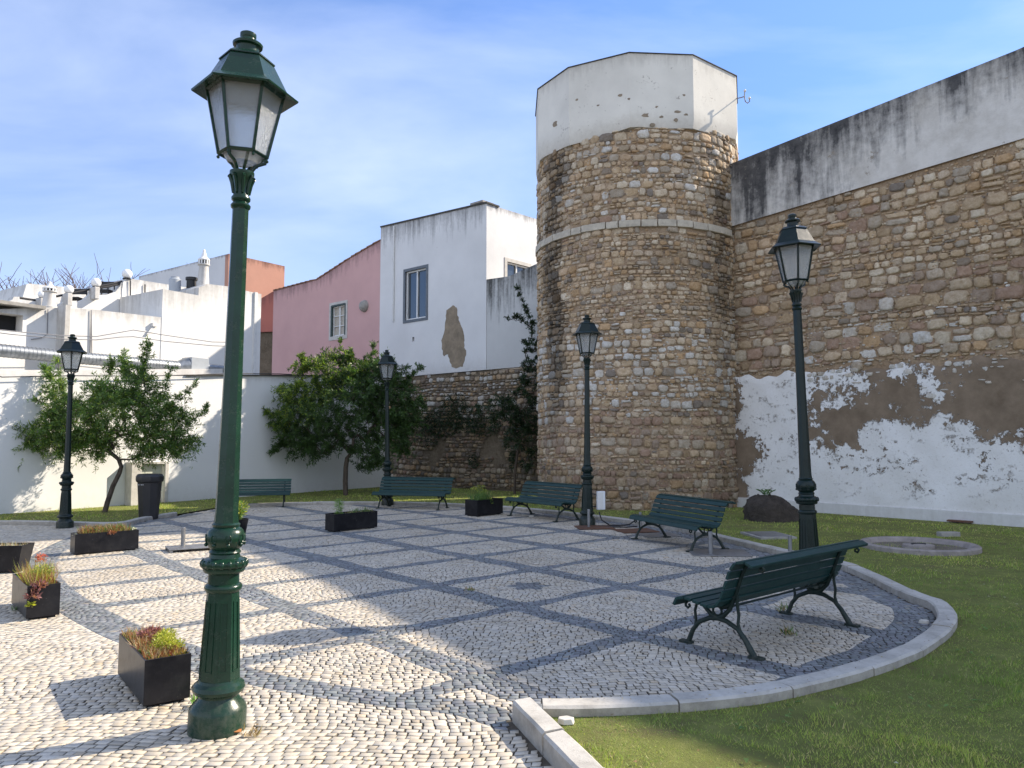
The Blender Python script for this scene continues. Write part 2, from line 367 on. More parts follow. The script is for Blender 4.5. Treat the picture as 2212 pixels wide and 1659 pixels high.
MT['concrete'] = simple('weathered_concrete', (0.33, 0.315, 0.285), 0.9, 0.3, 6, 0.5, 50, 0.006, dirt=((0.12, 0.115, 0.09), 0.7))
MT['mound'] = simple('earthy_stump', (0.060, 0.048, 0.038), 0.95, 0.45, 7, 1.0, 24, 0.05)
MT['gate'] = simple('pale_painted_gate', (0.47, 0.49, 0.42), 0.7, 0.12, 2.5, dirt=((0.30, 0.27, 0.2), 0.4))
MT['spray'] = simple('turquoise_spray_paint', (0.10, 0.42, 0.44), 0.7, 0.25, 8)
MT['coping_dark'] = simple('lichen_coping', (0.07, 0.068, 0.062), 0.95, 0.4, 8, 0.5, 40, 0.01)
MT['course'] = simple('string_course_stone', (0.50, 0.45, 0.36), 0.9, 0.25, 5, 0.5, 40, 0.01, dirt=((0.10, 0.095, 0.08), 0.6))
MT['roof_tile'] = simple('terracotta_roof_tile', (0.30, 0.16, 0.10), 0.9, 0.35, 6, dirt=((0.07, 0.06, 0.05), 0.9))
MT['meter'] = simple('white_meter_box', (0.70, 0.72, 0.74), 0.4, 0.05, 4)
MT['stonebits'] = simple('pale_stone_chip', (0.55, 0.52, 0.46), 0.85, 0.2, 20, 0.3, 60, 0.004)
# ---- masonry
m = Mat('wall_stone'); p = m.pos(); c = m.attr('col', 'Color')
c = m.mix(m.ramp(m.noise(11, 8, 0.75, p), [(0.38, 0.0), (0.72, 0.75)]), c, m.mix(1.0, c, (0.52, 0.42, 0.30), 'MULTIPLY'))
c = m.mix(m.ramp(m.noise(24, 6, 0.7, p), [(0.62, 0.0), (0.74, 0.5)]), c, m.mix(1.0, c, (1.35, 1.3, 1.2), 'MULTIPLY'))
m.set(c, 0.92, 0, 0.2); b = m.bump(m.noise(13, 6, 0.7, p), 1.0, 0.05); m.bump(m.noise(60, 6, 0.75, p), 0.8, 0.012, b); MT['stone'] = m.m
def mortar(name, lo, hi, stain=None):
    m = Mat(name); p = m.pos()
    c = m.ramp(m.noise(1.4, 7, 0.7, p), [(0.3, lo), (0.7, hi)])
    c = m.mix(m.ramp(m.noise(16, 7, 0.75, p), [(0.48, 0.0), (0.7, 0.6)]), c, tuple(x * 0.45 for x in lo))
    if stain:
        c = m.mix(m.math('MULTIPLY', m.attr('stain'), 0.85), c, (0.035, 0.032, 0.028))
    m.set(c, 0.95, 0, 0.1); b = m.bump(m.noise(9, 6, 0.7, p), 0.9, 0.06); m.bump(m.noise(50, 6, 0.75, p), 0.6, 0.015, b); return m.m
MT['mortar'] = mortar('earth_mortar', (0.30, 0.205, 0.125), (0.49, 0.365, 0.245))
MT['mortar_tower'] = mortar('tower_mortar', (0.32, 0.225, 0.145), (0.52, 0.395, 0.275), True)
MT['mortar_grey'] = mortar('curtain_mortar', (0.12, 0.095, 0.065), (0.25, 0.20, 0.145))
# ---- limewash peeling off brown render ('peel' > 0 bare)
m = Mat('peeling_limewash'); p = m.pos()
k = m.attr('peel'); nA = m.noise(1.5, 10, 0.72, p); nB = m.noise(9, 10, 0.75, p)
v = m.math('ADD', k, m.math('ADD', m.math('MULTIPLY', m.math('SUBTRACT', nA, 0.5), 3.4), m.math('MULTIPLY', m.math('SUBTRACT', nB, 0.5), 1.5)))
mask = m.ramp(v, [(0.47, 0.0), (0.53, 1.0)])
wh = m.ramp(m.noise(1.1, 6, 0.6, p), [(0.3, (0.66, 0.64, 0.60)), (0.7, (0.80, 0.79, 0.77))])
wh = m.mix(m.ramp(m.noise(20, 9, 0.8, p), [(0.56, 0.0), (0.66, 0.6)]), wh, (0.36, 0.31, 0.24))
spk = m.math('MULTIPLY', m.ramp(m.noise(1.6, 5, 0.6, m.pos((1, 1, 2.2))), [(0.50, 0.0), (0.64, 1.0)]), m.ramp(m.noise(8.5, 9, 0.78, p), [(0.545, 0.0), (0.565, 1.0)]))
mask = m.math('MAXIMUM', mask, m.math('MULTIPLY', spk, m.math('MULTIPLY', m.math('SUBTRACT', m.attr('bd'), 0.4), 4.0, clamp=True)))
br = m.ramp(m.noise(2.5, 8, 0.7, p), [(0.3, (0.155, 0.115, 0.078)), (0.7, (0.27, 0.205, 0.145))])
q = m.math('MULTIPLY', m.math('SUBTRACT', 0.32, m.attr('bd')), 6.0, clamp=True)
c = m.mix(mask, wh, br); c = m.mix(q, c, m.ramp(m.noise(6, 6, 0.6, p), [(0.3, (0.44, 0.44, 0.42)), (0.7, (0.66, 0.67, 0.67))]))
m.set(c, 0.92, 0, 0.2)
b = m.bump(m.math('SUBTRACT', 1.0, mask), 0.9, 0.02); m.bump(m.noise(30, 6, 0.7, p), 0.5, 0.012, b); MT['peel'] = m.m
MT['pl_wall'] = plaster('garden_wall_limewash', (0.74, 0.74, 0.72), (0.30, 0.28, 0.25), 0.35, low=0.18, crack=False, blot=0.05)
MT['pl_left'] = plaster('roughcast_limewash', (0.74, 0.735, 0.71), (0.22, 0.20, 0.17), 0.75, low=0.15)
MT['pl_terrace'] = plaster('terrace_limewash', (0.72, 0.71, 0.68), (0.10, 0.10, 0.10), 0.8, low=0.2)
MT['pl_white'] = plaster('white_house_limewash', (0.72, 0.72, 0.71), (0.10, 0.10, 0.10), 1.0, low=0.2)
MT['pl_pink'] = plaster('pink_limewash', (0.62, 0.385, 0.365), (0.12, 0.08, 0.08), 0.9, low=0.2, lowdirt=(0.35, 0.17, 0.15))
MT['pl_coral'] = plaster('coral_limewash', (0.58, 0.31, 0.22), (0.16, 0.08, 0.06), 1.3, low=0.4, lowdirt=(0.30, 0.09, 0.07))
MT['pl_red'] = plaster('faded_red_limewash', (0.47, 0.17, 0.13), (0.10, 0.05, 0.05), 0.8, low=0.3, lowdirt=(0.28, 0.10, 0.09))
MT['pl_grey'] = plaster('stained_parapet_render', (0.58, 0.58, 0.56), (0.09, 0.09, 0.085), 1.5, low=0.1)
m = Mat('rampart_cap_render'); p = m.pos()
c = m.ramp(m.noise(1.1, 8, 0.7, p), [(0.3, (0.46, 0.43, 0.38)), (0.55, (0.66, 0.63, 0.58)), (0.75, (0.56, 0.51, 0.45))])
st = m.noise(1.0, 6, 0.62, m.pos((3.2, 3.2, 0.42)), 0.4); bg_ = m.noise(0.55, 5, 0.6, p); fn = m.noise(7, 8, 0.72, p); td = m.attr('td')
k = m.math('SUBTRACT', 1.05, m.math('MULTIPLY', td, 1.25))
for q, w_ in ((st, 3.0), (bg_, 2.2), (fn, 1.3)): k = m.math('ADD', k, m.math('MULTIPLY', m.math('SUBTRACT', q, 0.5), w_))
k = m.math('MULTIPLY', k, 0.95, clamp=True)
c = m.mix(k, c, m.ramp(m.noise(5, 6, 0.7, p), [(0.3, (0.042, 0.042, 0.044)), (0.7, (0.13, 0.125, 0.12))]))
c = m.mix(m.ramp(m.noise(1.9, 9, 0.72, p), [(0.63, 0.0), (0.66, 0.8)]), c, (0.27, 0.23, 0.18))
m.set(c, 0.93, 0, 0.2); b = m.bump(m.noise(2, 4, 0.6, p), 0.5, 0.04); m.bump(m.noise(35, 7, 0.75, p), 0.5, 0.01, b); MT['pl_rampart'] = m.m
MT['pl_tower'] = plaster('tower_cap_limewash', (0.76, 0.73, 0.65), (0.20, 0.18, 0.15), 0.5, low=0.3, blot=0.2, flake=0.05)
# ------------------------------------------------------------------ planes surveyed from the photograph
PL_W1 = Plane(G(0, 1112), G(623, 1067))                 # low white garden wall
PL_CU = Plane(G(1129, 1064), G(965, 1054))              # rubble curtain wall, u grows to the left
PL_RW = Plane(G(1580, 1095), G(2212, 1140))             # high rampart wall, u grows towards the camera
TC = np.array([3.285, 19.86]); TR = 2.585

def strip_wall(mb, pl, top, zb, holes=(), thick=0.4, n=0.0, depth=0.22, sdep=1.0, du=None):
    """front face of a wall with a sloping top edge and rectangular recesses; attributes td and bd"""
    td = mb.att.setdefault('td', []); bdv = mb.att.setdefault('bd', [])
    us = [u for u, z in top]; zs = [z for u, z in top]
    if us[0] > us[-1]: us = us[::-1]; zs = zs[::-1]
    zt = lambda u: float(np.interp(u, us, zs)); sf = sdep if callable(sdep) else (lambda u: sdep)
    br = set(us)
    for h in holes: br |= {h[0], h[1]}
    if du: br |= set(np.arange(us[0], us[-1], du))
    br = sorted(b for b in br if us[0] <= b <= us[-1])
    zbf = zb if callable(zb) else (lambda u: zb)
    def quad(P, uz):
        mb.add(P, [(0, 1, 2, 3)])
        for u, z in uz: td.append((zt(u) - z) / sf(u)); bdv.append(z - zbf(u))
    def face(ua, ub, z0a, z0b, z1a, z1b):
        k = max(1, int(max(z1a - z0a, z1b - z0b) / 1.0))
        for i in range(k):
            f0, f1 = i / k, (i + 1) / k
            a0, a1 = z0a + (z1a - z0a) * f0, z0a + (z1a - z0a) * f1; b0, b1 = z0b + (z1b - z0b) * f0, z0b + (z1b - z0b) * f1
            quad([pl.w(ua, a0, n), pl.w(ub, b0, n), pl.w(ub, b1, n), pl.w(ua, a1, n)], [(ua, a0), (ub, b0), (ub, b1), (ua, a1)])
    for ua, ub in zip(br[:-1], br[1:]):
        mid = (ua + ub) / 2; hs = sorted([h for h in holes if h[0] <= mid <= h[1]], key=lambda h: h[2])
        za, zb_ = zbf(ua), zbf(ub)
        for h in hs:
            face(ua, ub, za, zb_, h[2], h[2]); za = zb_ = h[3]
        face(ua, ub, za, zb_, zt(ua), zt(ub))
        quad([pl.w(ua, zt(ua), n), pl.w(ub, zt(ub), n), pl.w(ub, zt(ub), n - thick), pl.w(ua, zt(ua), n - thick)], [(ua, zt(ua)), (ub, zt(ub))] * 1 + [(ub, zt(ub)), (ua, zt(ua))])
        quad([pl.w(ua, zbf(ua), n - thick), pl.w(ub, zbf(ub), n - thick), pl.w(ub, zt(ub), n - thick), pl.w(ua, zt(ua), n - thick)], [(ua, zbf(ua)), (ub, zbf(ub)), (ub, zt(ub)), (ua, zt(ua))])
    for u in (us[0], us[-1]):
        quad([pl.w(u, zbf(u), n), pl.w(u, zt(u), n), pl.w(u, zt(u), n - thick), pl.w(u, zbf(u), n - thick)], [(u, zbf(u)), (u, zt(u)), (u, zt(u)), (u, zbf(u))])
    for h in holes:
        a, b, z0, z1 = h[:4]; d = n - depth
        c = [(a, z0), (b, z0), (b, z1), (a, z1)]
        for i in range(4):
            (p, q), (r, s_) = c[i], c[(i + 1) % 4]
            quad([pl.w(p, q, n), pl.w(r, s_, n), pl.w(r, s_, d), pl.w(p, q, d)], [(p, q), (r, s_), (r, s_), (p, q)])
        quad([pl.w(a, z0, d), pl.w(b, z0, d), pl.w(b, z1, d), pl.w(a, z1, d)], [(u, z) for u, z in c])
def wall_obj(name, mat, pl, top, zb, parent=None, **k):
    mb = MB(); strip_wall(mb, pl, top, zb, **k)
    return mb.build(name, mat, parent, smooth=False, world=parent is not None, recalc=False)
def pbox(mb, pl, u0, u1, z0, z1, n0, n1):
    mb.hexa([pl.w(u0, z0, n0), pl.w(u1, z0, n0), pl.w(u1, z0, n1), pl.w(u0, z0, n1), pl.w(u0, z1, n0), pl.w(u1, z1, n0), pl.w(u1, z1, n1), pl.w(u0, z1, n1)])

# ------------------------------------------------------------------ ground outlines
def catmull(P, k=6):
    P = [np.array(p) for p in P]; out = []
    for i in range(len(P) - 1):
        a, b, c, d = P[max(i - 1, 0)], P[i], P[i + 1], P[min(i + 2, len(P) - 1)]
        for j in range(k):
            t = j / k; out.append(0.5 * ((2 * b) + (-a + c) * t + (2 * a - 5 * b + 4 * c - d) * t * t + (-a + 3 * b - 3 * c + d) * t ** 3))
    out.append(P[-1]); return np.array(out)
KZ = 0.075
kpx = [(1172, 1524), (1284, 1523), (1481, 1514), (1646, 1497), (1778, 1470), (1858, 1449), (1963, 1413), (2016, 1386), (2058, 1351), (2066, 1327), (2043, 1298), (1987, 1279), (1895, 1237), (1828, 1213),
       (1690, 1183), (1543, 1151), (1440, 1131), (1300, 1113), (1160, 1098), (1000, 1087), (840, 1083), (700, 1083), (600, 1085), (480, 1089)]
KO = catmull([G(x, y, KZ) for x, y in kpx], 5)          # outer top edge of the round kerb
def offset_line(P, d):
    T = np.gradient(P, axis=0); T /= np.linalg.norm(T, axis=1)[:, None]; return P + np.stack([-T[:, 1], T[:, 0]], 1) * d
KI = offset_line(KO, 0.15)                              # inner edge (plaza side)
klx = [(480, 1089), (420, 1096), (380, 1101), (330, 1108)]
KL = catmull([G(x, y, KZ) for x, y in [(372, 1106), (300, 1117), (250, 1127), (120, 1125), (0, 1123), (-150, 1122)]], 4)   # kerb of the left grass strip
SK_O = [G(1149, 1509, 0.10), G(1237, 1588, 0.10), G(1308, 1659, 0.10)]; SK_I = [G(1106, 1517, 0.10), G(1191, 1598.6, 0.10), G(1250, 1659, 0.10)]
sk_d = np.array(SK_O[2]) - np.array(SK_O[0]); sk_d /= np.linalg.norm(sk_d)
SKA, SKB = np.array(SK_O[0]), np.array(SK_I[0]); SKA2 = SKA + sk_d * 6.0; SKB2 = SKB + sk_d * 6.0
# paving area: inside kerb, then open to the left and towards the camera
pave_poly = [tuple(p) for p in KI] + [tuple(p) for p in offset_line(KL, 0.12)] + [(-16, 15.5), (-16, -2), (1.6 + 4, -2), tuple(SKB2), tuple(SKB)]
def inpoly(P, poly):
    P = np.asarray(P); poly = np.asarray(poly); x, y = P[:, 0], P[:, 1]; c = np.zeros(len(P), bool)
    xj, yj = poly[-1]
    for xi, yi in poly:
        if yi != yj:
            t = ((yi > y) != (yj > y)) & (x < (xj - xi) * (y - yi) / (yj - yi) + xi); c ^= t
        xj, yj = xi, yi
    return c
def dist_poly(P, line):
    P = np.asarray(P); best = np.full(len(P), 1e9)
    for a, b in zip(line[:-1], line[1:]):
        a = np.asarray(a); b = np.asarray(b); ab = b - a; t = np.clip(((P - a) @ ab) / (ab @ ab + 1e-12), 0, 1)
        best = np.minimum(best, np.linalg.norm(P - (a + t[:, None] * ab), axis=1))
    return best
def sheet(name, poly, z, mat, kind='structure'):
    pts = [Vector((p[0], p[1], z)) for p in poly]; tri = tessellate_polygon([pts])
    mb = MB(); mb.add(pts, tri); o = mb.build(name, mat, smooth=False, recalc=False, kind=kind)
    me = o.data
    if me.polygons and sum(p.normal.z for p in me.polygons) < 0: me.flip_normals()
    return o
# far ground, one sheet to the horizon
sheet('ground', [(-400, -60), (400, -60), (400, 500), (-400, 500)], -0.06, MT['dirt'])
sheet('paving_bed', pave_poly, -0.0085, MT['joint'])
w1a, w1b = PL_W1.w(-6, 0), PL_W1.w(12.3, 0)
rwe = PL_RW.w(16, 0)
lawn_poly = ([tuple(SKA2), tuple(SKA)] + [tuple(p) for p in KO] + [tuple(p) for p in KL] + [w1a[:2], w1b[:2], PL_CU.w(6.2, 0, -0.3)[:2], PL_CU.w(-1.5, 0, -0.3)[:2], (3.2, 20.5), (5.24, 18.6), (rwe[0] + .2, rwe[1] + .2), (12, 0)])
sheet('lawn', lawn_poly, 0.012, MT['turf'])

# ------------------------------------------------------------------ limestone paving, stone by stone
DA = np.array([.95, -1.07]); DB = np.array([1.17, 1.06]); DO = np.array([.07, 7.47]); DI = np.linalg.inv(np.array([DA, DB]).T)
la, lb = np.linalg.norm(DA), np.linalg.norm(DB)
ALINES = np.array([3, 2, 1, 0, -1, -1.92, -2.74, -3.55, -4.35, -5.15, -5.95, -6.8])
ring_l = catmull([G(x, y) for x, y in [(1100, 1560), (1000, 1529), (820, 1508), (680, 1488), (540, 1461), (430, 1425), (250, 1357), (130, 1288), (88, 1236), (105, 1195), (190, 1155), (300, 1130), (420, 1110)]], 5)
plaza_poly = [tuple(p) for p in KI] + [tuple(p) for p in ring_l[::-1]]
def sdf(P):
    """positive = white stone, negative = dark stone"""
    P = np.asarray(P); c = (P - DO) @ DI.T
    wob = 0.018 * np.sin(P[:, 0] * 5.1 + P[:, 1] * 2.3) + 0.012 * np.sin(P[:, 1] * 9.7)
    da = np.min(np.abs(c[:, :1] - ALINES[None]), axis=1) * la - 0.095
    bw = np.where(c[:, 0] < -1.4, 0.145, 0.135)
    BL = np.array([-5., -4, -3, -2, -1.06, 0, 1, 2, 3, 4, 5, 6, 7, 8, 9]); db = np.min(np.abs(c[:, 1:2] - BL[None]), axis=1) * lb - bw
    d = np.minimum(da, db) + wob
    # small dark medallions in some panels
    for ca, cb, r, w in [(-.5, .5, 0.0, .20), (-3.1, -.5, 0.0, .22), (-2.4, 1.5, .24, .022)]:
        ctr = DO + DA * ca + DB * cb; q = P - ctr; rr = np.linalg.norm(q, axis=1); th = np.arctan2(q[:, 1], q[:, 0])
        d = np.minimum(d, np.abs(rr - r) - w * (1 + 0.25 * np.cos(6 * th)) if r == 0 else np.abs(rr - r) - w)
    inside = inpoly(P, plaza_poly)
    near = dist_poly(P, KI)
    left = dist_poly(P, ring_l)
    d = np.where(inside, d, 1.0)
    d = np.minimum(d, near - 0.34 * np.clip((P[:, 0] - 1.5) / 1.2 + (P[:, 1] > 9), 0, 1))
    d = np.minimum(d, left - (0.125 + 0.05 * (P[:, 0] < -2.0)))
    return d
def warp(s, t):
    x = s + 0.08 * np.sin(t * 1.9 + 0.7 * np.sin(s * 0.8)) + 0.022 * np.sin(t * 6.3 + s * 1.1) + 0.06 * np.sin(s * 0.9 + t * 0.4)
    am = np.clip((t - 4.2) / 2.0, .25, 1.0)
    y = t + 0.11 * am * np.sin(s * 2.05 + 0.9 * np.sin(t * 0.7)) + 0.022 * np.sin(s * 5.1 + 1.7 * t)
    return x, y
def paving():
    hs = 0.050; SX = 0.063; Qs = []
    t = 2.4
    while t < 20.2:
        k = 1.0 if t < 10.5 else 1.35; h = hs * k * rng.uniform(.9, 1.1); lim = 0.72 * (t + h) + 0.9; a = -min(lim, 13.0); b = min(lim, 5.6)
        w = SX * k * rng.uniform(0.74, 1.30, int((b - a) / (SX * k)) + 2); e = a + np.concatenate([[0], np.cumsum(w)])
        Qs.append(np.stack([e[:-1], np.full(len(w), t), e[1:], np.full(len(w), t + h)], 1)); t += h
    Q = np.concatenate(Qs)
    cs = np.stack([np.stack(warp(Q[:, a], Q[:, b]), 1) for a, b in ((0, 1), (2, 1), (2, 3), (0, 3))], 1)
    cen = cs.mean(1)
    ok = inpoly(cen, pave_poly) & (np.abs(cen[:, 0]) < 0.70 * cen[:, 1] + 1.1); cs = cs[ok]; cen = cen[ok]
    ok = (dist_poly(cen, KI) > 0.024) & (dist_poly(cen, [SKB, SKB2]) > 0.026) & (dist_poly(cen, offset_line(KL, 0.12)) > 0.02)
    cs = cs[ok]; cen = cen[ok]; n = len(cs)
    sz = np.linalg.norm(cs - cen[:, None], axis=2).mean(1)[:, None, None]
    shrink = 1 - 0.0032 * rng.uniform(0.35, 2.6, (n, 1, 1)) / sz
    cs = cen[:, None] + (cs - cen[:, None]) * shrink + rng.uniform(-0.0038, 0.0038, cs.shape)
    sv = sdf(cs.reshape(-1, 2)).reshape(n, 4)
    zoff = rng.normal(0, 0.0008, n); tilt = rng.normal(0, 0.010, (n, 2)); tone = rng.normal(0, 1, n); hue = rng.normal(0, 1, n); odd = rng.random(n)
    patch = np.sin(cen[:, 0] * 1.1 + 1.3 * np.sin(cen[:, 1] * .7)) * np.cos(cen[:, 1] * .9 + .5)
    gl = 0.55 + 0.045 * tone + 0.03 * patch
    white = np.stack([gl, gl * (0.905 + 0.012 * hue), gl * (0.745 + 0.03 * hue)], 1)
    white[odd < .07] *= .82; sel = (odd > .10) & (odd < .14); white[sel] *= np.array([1.0, .93, .84])
    gd = 0.22 + 0.035 * tone
    darkc = np.stack([gd * 0.93, gd * (1.0 + 0.02 * hue), gd * 1.05], 1); darkc[odd < .03] = (.30, .28, .24)
    white = np.clip(white, .04, .8); darkc = np.clip(darkc, .05, .45)
    V = []; F3 = []; C = []; LT = []
    def pack(P, c, zo, ti, col):                        # P (n,k,2)
        n, k, _ = P.shape; e = P - c[:, None]; Ls = np.linalg.norm(e, axis=2, keepdims=True)
        top = c[:, None] + e * (1 - np.minimum(0.0014 / np.maximum(Ls, 1e-4), .4))
        zt_ = zo[:, None] + ((top - c[:, None]) * ti[:, None]).sum(2)
        base = np.concatenate([P, np.full((n, k, 1), -0.016)], 2); mid = np.concatenate([P, (zt_ - 0.0015)[..., None]], 2); tp = np.concatenate([top, zt_[..., None]], 2)
        ct = np.concatenate([c, (zo + 0.0002)[:, None]], 1)[:, None]
        vv = np.concatenate([base, mid, tp, ct], 1); b0 = sum(len(x) for x in V); V.append(vv.reshape(-1, 3)); m_ = 3 * k + 1
        o = (np.arange(n) * m_ + b0)[:, None]
        for a in range(k):
            a2 = (a + 1) % k
            for f in ((a, a2, k + a2, k + a), (k + a, k + a2, 2 * k + a2, 2 * k + a)): F3.append((o + np.array(f)).ravel()); LT.append(np.full(n, 4))
            F3.append((o + np.array((2 * k + a, 2 * k + a2, 3 * k))).ravel()); LT.append(np.full(n, 3))
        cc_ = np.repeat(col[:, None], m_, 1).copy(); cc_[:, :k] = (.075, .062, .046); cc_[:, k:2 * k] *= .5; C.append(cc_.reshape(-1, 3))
    allw = (sv > 0).all(1); alld = (sv <= 0).all(1)
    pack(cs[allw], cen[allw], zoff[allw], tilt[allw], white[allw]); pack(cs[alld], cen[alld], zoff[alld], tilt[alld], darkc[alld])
    groups = {}
    for i in np.nonzero(~allw & ~alld)[0]:
        s = sv[i]; A, B = [], []
        for a in range(4):
            a2 = (a + 1) % 4; p, q = cs[i][a], cs[i][a2]; sa, sb = s[a], s[a2]
            (A if sa > 0 else B).append(p)
            if (sa > 0) != (sb > 0):
                x = p + (q - p) * (sa / (sa - sb)); A.append(x); B.append(x)
        for P_, cc in ((A, white[i]), (B, darkc[i])):
            P_ = np.array(P_)
            if len(P_) < 3: continue
            c = P_.mean(0)
            if np.linalg.norm(P_ - c, axis=1).max() < .012: continue
            groups.setdefault(len(P_), []).append((P_, c, zoff[i], tilt[i], cc))
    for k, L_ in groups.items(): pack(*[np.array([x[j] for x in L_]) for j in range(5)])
    V_ = np.concatenate(V).astype(np.float32); lt = np.concatenate(LT).astype(np.int32); li = np.concatenate(F3).astype(np.int32)
    print('paving stones', n, 'verts', len(V_))
    me = bpy.data.meshes.new('paving'); me.vertices.add(len(V_)); me.vertices.foreach_set('co', V_.ravel())
    me.loops.add(len(li)); me.loops.foreach_set('vertex_index', li)
    me.polygons.add(len(lt)); me.polygons.foreach_set('loop_start', np.concatenate([[0], np.cumsum(lt)[:-1]]).astype(np.int32))
    me.update(calc_edges=True)
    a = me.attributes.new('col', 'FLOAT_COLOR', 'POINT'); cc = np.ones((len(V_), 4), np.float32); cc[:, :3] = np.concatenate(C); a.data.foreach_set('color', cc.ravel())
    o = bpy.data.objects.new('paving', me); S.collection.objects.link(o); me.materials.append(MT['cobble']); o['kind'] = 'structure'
    return o
paving()

# ------------------------------------------------------------------ kerbs
def kerb_run(mb, outer, inner, ztop, zbot=-0.15, L0=0.85):
    outer = np.asarray(outer); inner = np.asarray(inner)
    seg = np.concatenate([[0], np.cumsum(np.linalg.norm(np.diff(outer, axis=0), axis=1))]); T = seg[-1]
    f = lambda P, s: np.array([np.interp(s, seg, P[:, 0]), np.interp(s, seg, P[:, 1])])
    s = 0.0
    while s < T - 0.02:
        l = min(L0 * random.uniform(0.85, 1.15), T - s); a, b = s + 0.004, s + l - 0.004
        if T - (s + l) < 0.25: b = T - 0.002; l = T - s
        k = max(2, int(l / 0.14)); zz = ztop + random.uniform(-0.005, 0.005); vs = []
        for j in range(k + 1):
            q = a + (b - a) * j / k; o_, i_ = f(outer, q), f(inner, q)
            jit = [random.uniform(-0.004, 0.004) for _ in range(4)]; ch = 0.014
            d = (i_ - o_) / np.linalg.norm(i_ - o_)
            ring = [(o_ + d * jit[0], zbot), (o_ + d * (jit[0] - .004), zz - ch), (o_ + d * ch, zz + jit[1] * .5), (i_ - d * ch, zz + jit[2] * .5), (i_ + d * jit[3] * .5, zz - ch), (i_, zbot)]
            vs += [(r[0][0], r[0][1], r[1]) for r in ring]
        fs = [(j * 6 + c, j * 6 + c + 1, (j + 1) * 6 + c + 1, (j + 1) * 6 + c) for j in range(k) for c in range(5)] + [(0, 5, 4, 3, 2, 1), tuple(k * 6 + c for c in range(6))]
        mb.add(vs, fs); s += l
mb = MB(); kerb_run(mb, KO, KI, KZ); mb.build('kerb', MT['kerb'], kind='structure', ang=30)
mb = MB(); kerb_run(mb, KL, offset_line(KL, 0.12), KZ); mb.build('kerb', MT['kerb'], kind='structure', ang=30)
mb = MB(); kerb_run(mb, [SKA, SKA2], [SKB, SKB2], 0.105, L0=0.55); mb.build('kerb', MT['kerb'], kind='structure', ang=30)

